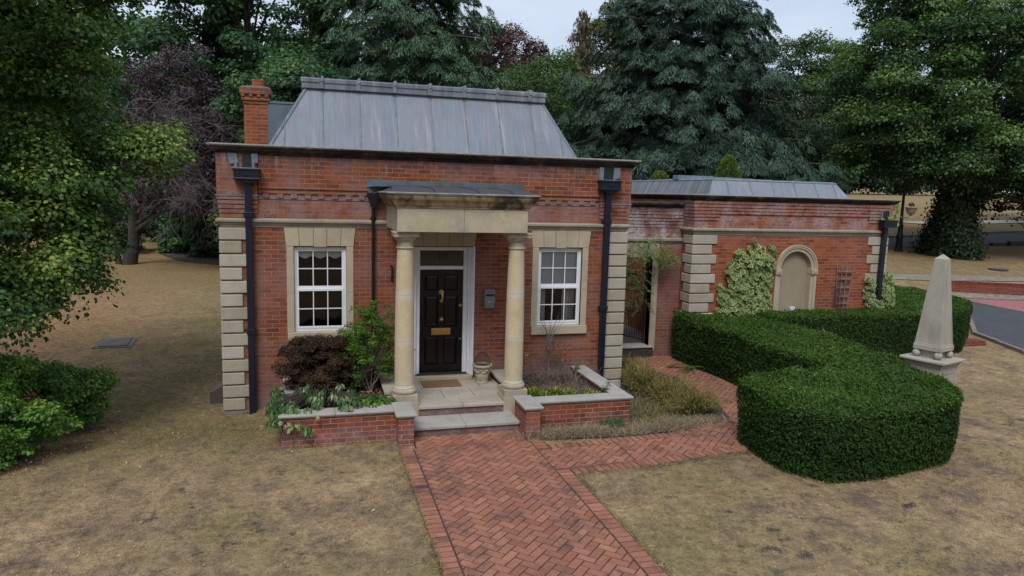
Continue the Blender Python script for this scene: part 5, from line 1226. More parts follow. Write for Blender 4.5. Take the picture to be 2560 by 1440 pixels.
s = MB(); s.lathe((tb[0],tb[1]), [(1.2,tb[2]-.1),(1.05,tb[2]+1.2),(.75,tb[2]+2.2),(.5,tb[2]+3.2),(.5,tb[2]+5.4)], 16); s.build('ivy_core', plain('ivy_core', (.006,.009,.005), .95), t)
R = np.random.default_rng(113)
for i, (x, y, rr) in enumerate(((52,24,5.5),(62,30,6),(30.5,33,4.0))):
    tree('background_lime_tree', ('dark tree at the right edge behind the ivied lime', 'far dark tree at the extreme right beyond the road', 'dark tree behind the left side of the ivied lime')[i], 'tree', (x,y,1.6), 14, (x,y,9.5 if i < 2 else 7.5), (rr,rr*.7,6.0), 90, 1.3, 340, 0.240, 0.176, LM_DARK, 115+i, trunk_r=.4, group=G)

# --- woodland backdrop: one mass
R = np.random.default_rng(121); n = 980
x = R.uniform(-75, 190, n); x[:260] = R.uniform(55, 150, 260); y = 66+.30*np.abs(x-10)**.9+52*ss(46, 80, x)+R.normal(size=n)*3.5; hz = np.array([float(gz(a_, b_)) for a_, b_ in zip(x, y)])
top = 13.5+2.0*np.sin(x*.13)+1.3*np.sin(x*.41+1)
cl = np.stack([x, y, hz+R.random(n)**.8*top], -1)
wd = crown('woodland', LM_DARK, None, cl, R.uniform(2.2, 3.8, n), 170, .85, .65, 122, tip=.05)
_label(wd, 'distant dark woodland closing the view behind the garden trees', 'woodland', kind='stuff')
R = np.random.default_rng(123); n = 240
x = R.uniform(-34, 34, n); y = 56+R.normal(size=n)*2; cl = np.stack([x, y, R.random(n)*(13.5+3.5*(x<8))], -1)
wd = crown('woodland_edge', LM_SYC, None, cl, R.uniform(1.6, 2.8, n), 200, .6, .45, 124, tip=.05, lo=-.15)
_label(wd, 'shaded woodland edge between the separate garden trees', 'woodland', kind='stuff')

# trees across the road, behind the viewpoint: they shade the front and show in the window glass
R = np.random.default_rng(125); n = 260
x = R.uniform(-45, 60, n); y = -40-R.random(n)*5-.006*(x-5)**2*0; cl = np.stack([x, y, R.random(n)**.8*13.5], -1)
wd = crown('roadside_trees', LM_DARK, None, cl, R.uniform(2.0, 3.4, n), 150, .8, .6, 126, tip=.05)
_label(wd, 'belt of dark trees across the road facing the lodge', 'woodland', kind='stuff')
# --- hedges
def hedge(label, outline, z0, z1, seed, dens=2600, rnd=.08, slope=0.):
    R = np.random.default_rng(seed); o = np.array(outline, float); c = o.mean(0); t = thing('clipped_hedge', label, 'hedge', (float(c[0]), float(c[1]), z0), 'clipped laurel hedges')
    # smooth outline (Chaikin)
    for _ in range(2): o = np.concatenate([np.stack([.88*o+.12*np.roll(o, -1, 0), .12*o+.88*np.roll(o, -1, 0)], 1).reshape(-1, 2)])
    nxt = np.roll(o, -1, 0); seg = nxt-o; Ls = np.linalg.norm(seg, axis=1); nrm = np.stack([seg[:, 1], -seg[:, 0]], -1)/Ls[:, None]
    H = z1-z0
    # sides
    n = int(Ls.sum()*H*dens*1.15); pick = R.choice(len(o), n, p=Ls/Ls.sum()); u = R.random(n); h = R.random(n)
    p2 = o[pick]+seg[pick]*u[:, None]; inset = rnd*np.maximum(0, (h-.82)/.18)**2+.06*(1-h)**2
    bulge = .02*np.sin(p2[:, 0]*3.1+p2[:, 1]*2.3)+.012*np.sin(h*9+p2[:, 0])
    P = np.concatenate([p2-nrm[pick]*(inset-bulge)[:, None], (z0+h*(H+slope*(p2[:, 1]+4.5)))[:, None]], 1)
    d3 = np.concatenate([nrm[pick], np.zeros((n, 1))], 1)
    P -= d3*(R.random(n)**2*.11)[:, None]; P += R.normal(size=P.shape)*.012
    Tn = unit(d3*.8+UP*.75+R.normal(size=(n,3))*.45); Nm = unit(d3*.8+UP*.25+R.normal(size=(n,3))*.5); tn = np.clip(R.normal(.27, .15, n)+.10*np.sin(p2[:,0]*2.3+h*3)*np.sin(p2[:,1]*2.9), 0, .95)  # side leaves tinted darker than the top: older growth plus painted shade
    # top
    mn, mx = o.min(0), o.max(0); m = int((mx-mn).prod()*dens*1.25); q_ = mn+R.random((m, 2))*(mx-mn)
    inside = np.zeros(m, bool)
    for a, b in zip(o, nxt):
        cnd = ((a[1] > q_[:, 1]) != (b[1] > q_[:, 1])) & (q_[:, 0] < (b[0]-a[0])*(q_[:, 1]-a[1])/(b[1]-a[1]+1e-12)+a[0]); inside ^= cnd
    q_ = q_[inside]; m = len(q_); ed = np.full(m, 9.)
    for a, s_, L_ in zip(o, seg, Ls):
        tt = np.clip(((q_-a)@s_)/(L_*L_), 0, 1); ed = np.minimum(ed, np.linalg.norm(q_-(a+tt[:, None]*s_), axis=1))
    zt = z1+slope*(q_[:, 1]+4.5)-rnd*.55*np.maximum(0, 1-ed/rnd)**2+.022*np.sin(q_[:, 0]*4.1+q_[:, 1]*3.3)+.018*np.sin(q_[:, 0]*9+q_[:, 1]*-7)
    P2 = np.concatenate([q_, (zt-R.random(m)**2*.08+R.normal(size=m)*.012)[:, None]], 1)
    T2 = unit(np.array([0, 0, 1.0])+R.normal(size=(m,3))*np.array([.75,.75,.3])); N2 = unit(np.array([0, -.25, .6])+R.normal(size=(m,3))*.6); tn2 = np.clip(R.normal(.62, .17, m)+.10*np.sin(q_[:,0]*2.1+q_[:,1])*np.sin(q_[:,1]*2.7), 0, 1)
    # a few longer shoots
    k = R.random(m) < .05; P2[k, 2] += R.uniform(.02, .07, k.sum())
    s = R.uniform(.7, 1.3, n+m)
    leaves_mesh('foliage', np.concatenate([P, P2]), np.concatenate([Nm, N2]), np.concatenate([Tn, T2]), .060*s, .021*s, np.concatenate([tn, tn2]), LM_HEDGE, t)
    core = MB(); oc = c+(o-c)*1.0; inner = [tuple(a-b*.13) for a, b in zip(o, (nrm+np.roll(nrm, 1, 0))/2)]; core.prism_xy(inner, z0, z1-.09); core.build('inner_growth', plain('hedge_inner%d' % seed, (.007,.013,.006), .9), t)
    return t
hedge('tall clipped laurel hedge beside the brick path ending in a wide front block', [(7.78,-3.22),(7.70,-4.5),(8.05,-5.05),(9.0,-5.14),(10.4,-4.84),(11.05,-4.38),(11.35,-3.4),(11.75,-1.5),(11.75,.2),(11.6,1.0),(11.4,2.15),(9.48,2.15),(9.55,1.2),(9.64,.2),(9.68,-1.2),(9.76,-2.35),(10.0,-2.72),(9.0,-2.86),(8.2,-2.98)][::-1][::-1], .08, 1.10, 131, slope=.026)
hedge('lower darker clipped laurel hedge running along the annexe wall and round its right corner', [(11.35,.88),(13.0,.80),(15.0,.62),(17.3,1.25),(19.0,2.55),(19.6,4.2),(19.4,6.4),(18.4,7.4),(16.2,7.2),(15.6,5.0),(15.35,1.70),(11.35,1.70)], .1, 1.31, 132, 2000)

# --- obelisk
ob = thing('stone_obelisk', 'tapering pale stone obelisk on balls and pedestal behind the front hedge', 'obelisk', (12.1,-2.75,.1))
ang = math.radians(17); ax, ay = (math.cos(ang), math.sin(ang)), (-math.sin(ang), math.cos(ang)); OC = (12.12,-2.72)
def frus(mb, levels, t=.5):
    k = len(mb.v)
    for h, z in levels:
        for sx, sy in ((-1,-1),(1,-1),(1,1),(-1,1)): mb.v.append((OC[0]+ax[0]*h*sx+ay[0]*h*sy, OC[1]+ax[1]*h*sx+ay[1]*h*sy, z))
    for i in range(len(levels)-1):
        for j in range(4): a = k+4*i+j; b = k+4*i+(j+1)%4; mb.f.append((a,b,b+4,a+4)); mb.t.append(t)
    e = k+4*(len(levels)-1); mb.f.append((e,e+1,e+2,e+3)); mb.t.append(t); mb.f.append((k+3,k+2,k+1,k)); mb.t.append(t)
s = MB(); frus(s, [(.36,-.05),(.36,.20),(.33,.23),(.31,.25),(.300,1.06),(.31,1.065),(.32,1.10),(.33,1.12)]); pd = s.build('pedestal', ST_OBEL, ob, bevel=.004)
s = MB()
for sg, dr in ((-1, ax), (1, ax), (-1, ay), (1, ay)):
    ot = ay if dr is ax else ax; c0 = (OC[0]+dr[0]*.304*sg, OC[1]+dr[1]*.304*sg)
    for q0, z0, z1, hh in ((-.22,.33,1.0,.012),(.22,.33,1.0,.012)): s.obox((c0[0]+ot[0]*q0, c0[1]+ot[1]*q0), ot, dr, .022, .008, z0, z1)
    for z in (.33, .98): s.obox(c0, ot, dr, .24, .0075, z-.02, z+.02)
s.build('panel_moulding', ST_OBEL, pd)
s = MB(); frus(s, [(.33,1.121),(.37,1.15),(.385,1.155),(.385,1.185),(.37,1.20)]); s.build('cap', ST_OBEL, ob, bevel=.004)
s = MB(); frus(s, [(.15,1.2),(.15,1.345)]); s.build('core_block', ST_OBEL, ob)
for sx in (-1, 1):
    for sy in (-1, 1): s = MB(); s.ball((OC[0]+ax[0]*.185*sx+ay[0]*.185*sy, OC[1]+ax[1]*.185*sx+ay[1]*.185*sy, 1.268), .070, 12); s.build('ball', ST_OBEL, ob, smooth=True)
s = MB(); frus(s, [(.235,1.34),(.235,1.42),(.226,1.425),(.226,1.45),(.220,1.455),(.090,2.96),(.003,3.045)]); s.build('shaft', ST_OBEL, ob, bevel=.004)
s = MB(); s.obox((12.95,-2.3), (1,.2), (-.2,1), .12, .06, .0, .16); o = s.build('stone_block', CONC, loc=(12.95,-2.3,.1), bevel=.01); _label(o, 'small loose stone block in the grass behind the hedge near the obelisk', 'stone block')
s = MB(); s.prism_xz([(18.2,.1),(19.0,.1),(18.95,.30),(18.3,.34)], 2.0, 2.3); o = s.build('brick_edging', BR_FAR, loc=(18.6,2.1,.1), bevel=.01); _label(o, 'short reddish brick edging at the far end of the second hedge', 'edging')

# --- right background: wall, lamp, urns, steps
t = thing('retaining_wall', 'low curved red brick wall edging the pink forecourt on the right', 'wall', (28.5,11,.2))
wp = [(27.5,11.25),(27.8,11.1),(30.2,10.0),(33.2,8.7),(37,7.1)]; s = MB(); cp = MB()
for a, b in zip(wp[:-1], wp[1:]):
    d = Vector((b[0]-a[0], b[1]-a[1])); L = d.length; d.normalize(); c = ((a[0]+b[0])/2, (a[1]+b[1])/2); z = float(gz(*a))
    s.obox(c, (d.x,d.y), (-d.y,d.x), L/2, .11, z-.3, z+.36)
    n = int(L/.078)
    for i in range(n):
        p = (a[0]+d.x*(i+.5)*L/n, a[1]+d.y*(i+.5)*L/n); cp.obox(p, (d.x,d.y), (-d.y,d.x), L/n/2-.005, .115, z+.365, z+.47, rng.random())
s.build('brickwork', BR_FAR, t); cp.build('brick_coping', tint_mat('coping_brick', [(0., (.13,.03,.022)), (1., (.21,.05,.03))]), t, tint=True)
lp = thing('lamp_post', 'tall black cast iron lamp post right of the annexe corner', 'lamp post', (34.6,21.3,1.15)); c = (34.6,21.3)
s = MB(); s.lathe(c, [(.24,1.1),(.24,1.25),(.19,1.30),(.17,1.9),(.20,1.95),(.20,2.05),(.15,2.12),(.13,2.6),(.15,2.64),(.10,2.75),(.08,3.3),(.07,4.6),(.06,5.6)], 14); s.build('post', IRON, lp, smooth=True)
s = MB(); s.tube([(34.3,21.3,5.3),(34.9,21.3,5.3)], .025, 6); s.build('ladder_bar', IRON, lp)
s = MB(); s.lathe(c, [(.06,5.6),(.14,5.66),(.22,6.15),(.24,6.18),(.10,6.38),(.03,6.42),(.03,6.55)], 6); s.build('lantern', plain('lantern_glass', (.10,.11,.12), .2), lp)
ur = thing('garden_urn', 'stone urn planted with dry foliage on the far lawn, left of the ivied trunk', 'urn', (50.7,36.85,2.65)); 
def urn(ur, c, z, k, plant):
    s = MB(); s.lathe(c, [(.34*k,z),(.34*k,z+.12*k),(.20*k,z+.16*k),(.13*k,z+.30*k),(.14*k,z+.36*k),(.30*k,z+.44*k),(.40*k,z+.66*k),(.46*k,z+.90*k),(.54*k,z+.97*k),(.54*k,z+1.02*k),(.44*k,z+1.02*k)], 20); s.build('bowl', stone_mat('urn_stone%d' % int(k*100), (.36,.33,.27) if plant else (.55,.55,.55), amt=.5), ur, smooth=True)
    if plant: R = np.random.default_rng(7); crown('plant', LM_BROWN, ur, [(c[0]+R.normal()*.1, c[1], z+1.15*k+.1*R.random()) for _ in range(6)], .22*k, 60, .14, .08, 9)
urn(ur, (50.7,36.85), 2.68, .95, True)
ur = thing('white_urn', 'small white stone urn half hidden behind the ivied trunk', 'urn', (53.3,36.4,2.7)); urn(ur, (53.3,36.4), 2.7, 1.05, False)
st_ = thing('stepped_kerb', 'dark stepped edging by the far road right of the ivied trunk', 'kerb', (44,22.6,1.5)); s = MB()
for i in range(5): s.box(42.9+1.25*i, 44.2+1.25*i, 22.35-.15*i, 22.6-.15*i, 1.2, 1.62+.12*i)
s.build('edging', plain('dark_edging', (.06,.035,.03), .9), st_)
mh = MB(); mh.lathe((35.0,15.25), [(.45,float(gz(35,15.25))+.0),(.45,float(gz(35,15.25))+.05)], 20); o = mh.build('drain_cover', plain('drain_iron', (.05,.045,.05), .8), loc=(35,15.25,.7)); _label(o, 'round dark drain cover in the grass right of the obelisk', 'drain cover')
mh = MB(); mh.prism_xy([(-3.50,6.12),(-2.88,6.16),(-2.98,7.10),(-3.56,7.04)], -.02, .0); mh.prism_xy([(-3.62,6.02),(-2.76,6.06),(-2.86,7.22),(-3.68,7.16)], -.03, -.022); o = mh.build('manhole_cover', plain('manhole_concrete', (.125,.115,.10), .9, var=.4, scale=5), loc=(-3.2,6.6,-.03)); _label(o, 'rectangular concrete manhole cover sunk in the left lawn', 'manhole cover')
# --- left background: fence wall, log
fw_ = thing('boundary_fence', 'low wall with pale coping and dark railings behind the left tree', 'fence', (-13,38,.2)); s = MB(); k_ = MB(); pst = MB()
for i in range(9):
    y = 33+1.6*i; x = -12.5-.06*i; s.box(x-.15, x+.15, y, y+1.55, 0, .95+.02*i); k_.box(x-.2, x+.2, y, y+1.57, .96+.02*i, 1.05+.02*i); pst.box(x-.05, x+.05, y, y+.10, .9, 2.6)
    if i: 
        for j in range(1, 8): pst.box(x-.015, x+.015, y+.2*j, y+.2*j+.03, 1.05, 2.4)
s.build('wall', BR_FAR, fw_); k_.build('coping', CONC, fw_); pst.build('railing', IRON, fw_)
lg = MB(); lg.tube([(-7.0,34,.1),(-7.6,37,1.0),(-8.2,40.5,2.1)], [.34,.32,.30], 10); o = lg.build('fallen_log', BARK, loc=(-7.6,37,.1), smooth=True); _label(o, 'thick cut log leaning in the shade behind the plum trunk', 'log')
draped('bark_mulch', [(-5.2,27),(-4.4,26.0),(-3.0,24.8),(-1.0,24.2),(0,34),(-6,36),(-6.5,30)], plain('mulch', (.070,.050,.038), .95, var=.6, scale=6, bmp=.8), .03)
# ------------------------------------------------------------------ planting by the house
def stems_mesh(mb, R, base, tips, r, n=5, sag=.0, k=4):
    for tp in tips:
        b = np.array(base)+np.array([R.normal()*.02, R.normal()*.02, 0]); tp = np.array(tp); p = []
        for i in range(k+1):
            u = i/k; q_ = b+(tp-b)*u; q_[2] += sag*math.sin(math.pi*u); q_[:2] += R.normal(size=2)*.012*(0 < i < k); p.append(q_)
        mb.tube(p, [r*(1-.7*i/k) for i in range(k+1)], n)
# dead brown shrub in the left planter
R = np.random.default_rng(201); t = thing('dead_shrub', 'dead dark brown rounded shrub under the left window', 'shrub', (1.55,-.75,.5))
cl = ell_clumps(R, (1.56,-.70,1.0), (.62,.5,.50), 150, .5); cl[:,2] = np.clip(cl[:,2], .55, 1.36); n_ = 90
crown('foliage', LM_DEAD, t, cl, .13, 420, .034, .017, 202, tip=.15, droop=.0)
mb = MB(); stems_mesh(mb, R, (1.58,-.75,.48), cl[:60], .010, 4, .0); mb.build('stems', TWIG, t)
# green box like shrub with pale stems
R = np.random.default_rng(211); t = thing('leafy_shrub', 'open bright green shrub with pale stems in front of the slim downpipe', 'shrub', (2.35,-.72,.5))
cl = []
for c, r, n in (((2.48,-.5,1.74),(.33,.22,.20),22), ((2.20,-.68,1.45),(.36,.25,.20),22), ((2.10,-.75,1.18),(.38,.25,.15),20), ((2.62,-.55,1.38),(.22,.2,.22),15), ((2.46,-.6,1.05),(.30,.2,.13),12), ((2.62,-.55,.86),(.16,.16,.1),6), ((2.16,-.85,.80),(.13,.1,.07),4), ((1.95,-.72,1.02),(.18,.15,.1),8)): cl += ell_clumps(R, c, r, n, .2).tolist()
cl = np.array(cl); cl = np.concatenate([cl, cl+R.normal(size=cl.shape)*.09]); crown('foliage', LM_BOX, t, cl, R.uniform(.06, .12, len(cl)), 85, .034, .020, 212, tip=.25, droop=-.1)
mb = MB()
for b, tp in (((2.38,-.76,.5),(2.15,-.7,1.3)),((2.40,-.74,.5),(2.45,-.6,1.7)),((2.42,-.74,.5),(2.62,-.6,1.35)),((2.36,-.76,.5),(2.05,-.75,1.05)),((2.4,-.75,.62),(2.68,-.7,.95)),((2.4,-.75,.9),(2.1,-.9,.86))): stems_mesh(mb, R, b, [tp], .014, 6)
stems_mesh(mb, R, (2.4,-.72,.95), cl[::3], .005, 4); stems_mesh(mb, R, (2.5,-.75,.85), [(2.80,-.8,.66)], .006, 4); mb.build('stems', TWIG, t)
# drooping hydrangea
R = np.random.default_rng(221); t = thing('drooping_hydrangea', 'wilting hydrangea with pale drooping leaves spilling over the left planter', 'plant', (1.5,-1.75,.5))
C, T, Nn, L, tn = [], [], [], [], []; mb = MB()
shoots = []
for i in range(120):
    x = R.uniform(1.05, 2.55) if i < 50 else R.uniform(.82, 1.15); shoots.append((x, R.uniform(-2.12,-1.35), .60+.17*R.random()+(.10 if 1.2 < x < 1.9 else 0)-(.06 if x > 2.1 else 0)))
shoots += [(.90,-1.15,.78),(.95,-1.25,.80),(.84,-2.15,.52),(.92,-2.2,.55),(1.0,-2.25,.52),(1.12,-2.27,.5),(1.32,-2.28,.47),(1.22,-2.27,.5),(1.38,-2.29,.42),(.98,-2.2,.60)]
for c in shoots:
    m = 11; a = R.uniform(0, 6.28)+np.arange(m)*2.4; out = np.stack([np.cos(a), np.sin(a), 0*a], -1); dr = R.uniform(.5, 1.4, m)[:, None]
    d = unit(out-UP*dr); ln = R.uniform(.07, .125, m); P = np.array(c)+out*.03+d*ln[:, None]*.55; P[:, 2] -= R.random(m)*.05
    C.append(P); T.append(d); Nn.append(unit(out*.9+UP*.5+R.normal(size=(m,3))*.3)); L.append(ln); g_ = R.normal(.40 if c[0] < 2.05 else .35, .2, m); pale = R.random(m) < (.42 if 1.0 < c[0] < 2.0 else .05); g_[pale] = R.uniform(.75, 1, pale.sum()); tn.append(np.clip(g_, 0, 1))
    mb.tube([(1.2+(c[0]-1.2)*.6, -1.5, .5), ((c[0]+1.5)/2, (c[1]-1.5)/2, c[2]+.04), c], [.008,.006,.004], 4)
L = np.concatenate(L); leaves_mesh('foliage', np.concatenate(C), np.concatenate(Nn), np.concatenate(T), L, L*.44, np.concatenate(tn), LM_HYD, t, fold=.25); mb.build('stems', BARK, t)
for c in ((.72,-2.22,.46),(.98,-2.28,.52),(1.10,-2.29,.50),(1.20,-2.29,.47),(1.5,-2.26,.56),(1.98,-2.18,.66),(1.05,-2.28,.46)):
    m = 60; d = rnd_dirs(R, m); leaves_mesh('flower_head', np.array(c)+d*np.array([.038,.038,.045])*R.uniform(.7,1,m)[:,None], d, rnd_dirs(R, m), .026, .022, R.random(m), LM_FLOWER, t)
R = np.random.default_rng(225); t = thing('hydrangea_leaves', 'clump of fresh yellow green broad leaves beside the left column base', 'plant', (2.3,-1.6,.5)); n = 420
a = R.uniform(0, 6.28, n); rr = R.random(n)**.5*.42; P = np.stack([2.28+rr*np.cos(a), -1.68+rr*.7*np.sin(a), .60+.08*R.random(n)-.1*rr], -1); d = unit(np.stack([np.cos(a), np.sin(a), -.5+0*a], -1)+R.normal(size=(n,3))*.3)
leaves_mesh('foliage', P, unit(UP+R.normal(size=(n,3))*.4), d, R.uniform(.07,.12,n), .05, np.clip(R.normal(.55,.25,n),0,1), LM_SHRUB, t)
mb = MB(); stems_mesh(mb, R, (2.28,-1.68,.48), P[:24]-UP*.02, .004, 4); mb.build('stems', BARK, t)
R = np.random.default_rng(226); n = 700; P = np.stack([R.uniform(1.3,2.55,n), R.uniform(-1.55,-.2,n), .50+.05*R.random(n)], -1)
o = leaves_mesh('dead_leaves', P, unit(UP+R.normal(size=(n,3))*.7), rnd_dirs(R,n), .045, .028, R.random(n), LM_LITTER); _label(o, 'brown fallen leaves lying on the soil of the left planter', 'leaves', kind='stuff')
# right planter
def blades(name, R, c, n, L, mat, parent, W=.014, spread=.05, arch=.6, tint=(.5,.2), segs=4, up=1.):
    """arching strap leaves as ribbons"""
    mb = MB()
    for i in range(n):
        a = R.uniform(0, 6.28); l = L*R.uniform(.6,1.15); b = np.array(c)+np.array([R.normal()*spread, R.normal()*spread, 0]); out = np.array([math.cos(a), math.sin(a), 0]); sd_ = np.array([-out[1], out[0], 0]); tt = float(np.clip(R.normal(*tint), 0, 1)); pr = None; ar = arch*R.uniform(.6,1.3)
        for k in range(segs+1):
            u = k/segs; p = b+out*l*.62*u*ar+UP*l*(.8*up*u-.85*ar*u*u); w_ = W*(1-u**2)*.5+.0008
            e = (p-sd_*w_, p+sd_*w_)
            if pr: mb.poly([pr[0], pr[1], e[1], e[0]], tt)
            pr = e
    return mb.build(name, mat, parent, tint=True)
for i, (c, n, L, lb_) in enumerate((((5.02,-1.50,.5),60,.30,'yellow green daylily clump nearest the right column'),((5.18,-1.70,.5),50,.24,'spreading daylily clump in front of the tall one by the right column'),((5.42,-1.62,.5),90,.30,'largest bright daylily clump on the front edge of the right planter'),((5.78,-1.45,.48),26,.17,'small pale daylily tuft in the middle of the right planter'),((5.86,-1.78,.5),16,.12,'tiny flat daylily tuft on the front edge of the right planter'),((6.10,-1.68,.5),34,.16,'low daylily tuft in the front right corner of the right planter'),((6.02,-1.42,.5),14,.12,'small drooping leaf tuft behind the corner daylily'))):
    R = np.random.default_rng(300+i); t = thing('daylily', lb_, 'plant', c, 'daylily clumps in the right planter'); blades('foliage', R, c, int(n*1.3), L*1.3, LM_DAY, t, W=.026, spread=.05)
def drygrass(name, label, c, rad, n, L, mat, seed, cat='dry grass', up=.9, kind=None, W=.006, group=None):
    R = np.random.default_rng(seed); mb = MB()
    for i in range(n):
        b = np.array([c[0]+R.normal()*rad[0], c[1]+R.normal()*rad[1], c[2]]); a = R.uniform(0, 6.28); l = L*R.uniform(.5,1.2); e = R.uniform(.25,1.1)*up; out = np.array([math.cos(a), math.sin(a), 0]); sd_ = np.array([-out[1], out[0], 0]); tt = float(R.random())
        p1 = b+out*l*.3+UP*l*.45*e; p2 = b+out*l*.75+UP*l*(.6*e+R.normal()*.12); w_ = W/2
        mb.poly([b-sd_*w_, b+sd_*w_, p1+sd_*w_, p1-sd_*w_], tt); mb.poly([p1-sd_*w_, p1+sd_*w_, p2+sd_*w_*.3, p2-sd_*w_*.3], tt)
    o = mb.build(name, mat, tint=True, loc=c); _label(o, label, cat, group, kind); return o
drygrass('dry_grass', 'matted dry brown growth covering the soil of the right planter', (5.7,-.95,.49), (.42,.42), 2600, .16, LM_DRYP, 311, up=.35, kind='stuff', W=.005)
drygrass('withered_perennial', 'tangled withered reddish brown plant against the wall under the right window', (5.78,-.55,.50), (.26,.16), 900, .34, LM_DRYP, 312, 'plant', up=1.1, W=.004)
R = np.random.default_rng(313); t = thing('withered_shrub', 'rust coloured withered shrub with small curled leaves under the right window', 'shrub', (5.85,-.4,.5)); cl = ell_clumps(R, (5.88,-.38,.92), (.26,.16,.26), 20, .2); crown('foliage', LM_RUSTY, t, cl, .07, 46, .028, .014, 314, tip=.1); mb = MB(); stems_mesh(mb, R, (5.85,-.42,.5), cl, .005, 4); mb.build('stems', TWIG, t)
R = np.random.default_rng(315); t = thing('orange_azalea', 'small shrub with orange and yellow dying leaves right of the right column', 'shrub', (5.12,-.55,.5)); cl = ell_clumps(R, (5.10,-.5,.93), (.15,.12,.22), 17, .2); crown('foliage', LM_ORANGE, t, cl, .06, 34, .05, .018, 316, tip=.3, droop=1.2); mb = MB(); stems_mesh(mb, R, (5.12,-.6,.5), cl, .006, 4); stems_mesh(mb, R, (5.1,-.6,.55), [(5.3,-.75,.78),(5.38,-.7,.62),(4.98,-.85,.72)], .008, 5); mb.build('stems', TWIG, t)
R = np.random.default_rng(317); t = thing('bare_stemmed_shrub', 'tall bare twiggy stems tied upright in front of the right window', 'shrub', (5.74,-.25,.5)); mb = MB()
for i in range(13): 
    a = R.normal()*.10; mb.tube([(5.74+R.normal()*.02,-.22,.5),(5.735+R.normal()*.018,-.20,1.1),(5.73+a*.6,-.2+R.normal()*.02,1.35),(5.72+a*2.2,-.2+R.normal()*.05,R.uniform(1.45,1.78))], [.006,.005,.004,.0015], 4)
mb.build('stems', TWIG, t); mb = MB(); mb.tube([(5.77,-.1,.45),(5.77,-.1,1.28)], .01, 6); mb.build('cane', BARK, t)
for i, (c, lb_) in enumerate((((6.27,-.32,.5),'grey green weed against the back corner of the right planter'),((6.28,-1.72,.52),'thin weed growing in the inner front corner of the right planter'))):
    R = np.random.default_rng(320+i); t = thing('garden_weed', lb_, 'weed', c); cl = ell_clumps(R, (c[0],c[1],c[2]+(.16 if i == 0 else .1)), (.09,.08,.14), 14, .1); crown('foliage', LM_SYC, t, cl, .05, 16, .035, .014, 322+i, tip=.3, lo=.2); mb = MB(); stems_mesh(mb, R, c, cl, .003, 4); mb.build('stems', BARK, t)
# bed right of the lodge
R = np.random.default_rng(331)
def lavender(c, r, h, n, seed, label):
    R = np.random.default_rng(seed); t = thing('lavender_bush', label, 'bush', c, 'seeding lavender like bushes in the bed'); mb = MB(); st = MB()
    for i in range(n):
        a = R.uniform(0, 6.28); q_ = R.random()**.5*(1+.25*math.sin(a*2+seed)+.15*R.normal()); b = np.array([c[0]+r[0]*q_*math.cos(a)*.55, c[1]+r[1]*q_*math.sin(a)*.55, c[2]]); tp = np.array([c[0]+r[0]*q_*math.cos(a), c[1]+r[1]*q_*math.sin(a), c[2]+.68*h*(1-.25*q_*q_)*R.uniform(.45,1.3)*(1+.30*math.sin(a*3+seed)+.2*math.sin(q_*9+seed*2))])
        md = (b+tp)/2+UP*.05; sd_ = unit(rnd_dirs(R,1)[0]*np.array([1,1,.1])); tt = float(np.clip(R.normal(.38,.2),0,.8)); w_ = .0035
        mb.poly([b-sd_*w_, b+sd_*w_, md+sd_*w_, md-sd_*w_], tt); tt2 = tt if R.random() < .5 else float(R.uniform(.7,1)); mb.poly([md-sd_*w_, md+sd_*w_, tp+sd_*w_*.7, tp-sd_*w_*.7], tt2)
        for k in range(3):
            u = R.uniform(.35, .95); q2 = b+(tp-b)*u; e = q2+rnd_dirs(R,1)[0]*.045+UP*.02; mb.poly([q2-sd_*.003, q2+sd_*.003, e], tt)
        if R.random() < .5: e = tp; g2 = sd_*.008; mb.poly([e-g2, e-UP*.02, e+g2, e+UP*.022], float(R.uniform(.8,1)))
    mb.build('foliage', LM_LAV, t, tint=True)
    for i in range(18): st.tube([(c[0]+R.normal()*.06,c[1]+R.normal()*.06,c[2]-.02),(c[0]+R.normal()*.2,c[1]+R.normal()*.2,c[2]+h*.5)], [.008,.003], 4)
    st.build('stems', TWIG, t)
lavender((7.72,-.15,.15), (.52,.75,0), .46, 2400, 332, 'yellow green seeding bush nearest the right corner quoins of the lodge')
lavender((7.95,-1.05,.15), (.55,.55,0), .42, 2000, 333, 'seeding bush in the middle of the bed beside the brick path')
lavender((7.95,-1.75,.15), (.48,.42,0), .40, 1700, 334, 'seeding bush at the corner of the bed where the paths meet')
lavender((7.85,1.0,.17), (.45,.7,0), .38, 1500, 335, 'seeding bush at the back of the bed near the gateway')
drygrass('straw_clump', 'pale bleached straw clump at the path edge of the right bed', (7.15,-2.30,.14), (.22,.14), 1500, .22, LM_STRAW, 341, up=.35, W=.007)
drygrass('straw_clump', 'flattened pale straw beside the bed corner', (7.75,-2.27,.14), (.24,.12), 1100, .18, LM_STRAW, 342, up=.3, W=.006)
drygrass('dry_grass', 'dry thistly straw growing against the front of the right planter', (5.45,-2.45,.14), (.40,.12), 3600, .20, LM_STRAW, 343, up=.8, kind='stuff', W=.004)
drygrass('withered_ground_cover', 'brown withered ground cover over the right bed beside the planter', (6.5,-2.42,.14), (.60,.15), 3600, .15, LM_STRAW, 344, up=.5, kind='stuff', W=.005)
drygrass('withered_ground_cover', 'brown withered growth between planter corner and the seeding bushes', (7.1,-1.7,.15), (.28,.45), 1800, .2, LM_LAV, 345, up=.8, kind='stuff', W=.004)
R = np.random.default_rng(346); t = thing('catmint', 'grey green low plant at the foot of the right planter wall', 'plant', (6.15,-2.33,.14)); cl = ell_clumps(R, (6.15,-2.33,.24), (.26,.08,.08), 20, .1); crown('foliage', LM_SYC, t, cl, .06, 40, .03, .014, 347, tip=.1, lo=.2); mb = MB(); stems_mesh(mb, R, (6.15,-2.33,.13), cl, .003, 4); mb.build('stems', TWIG, t)
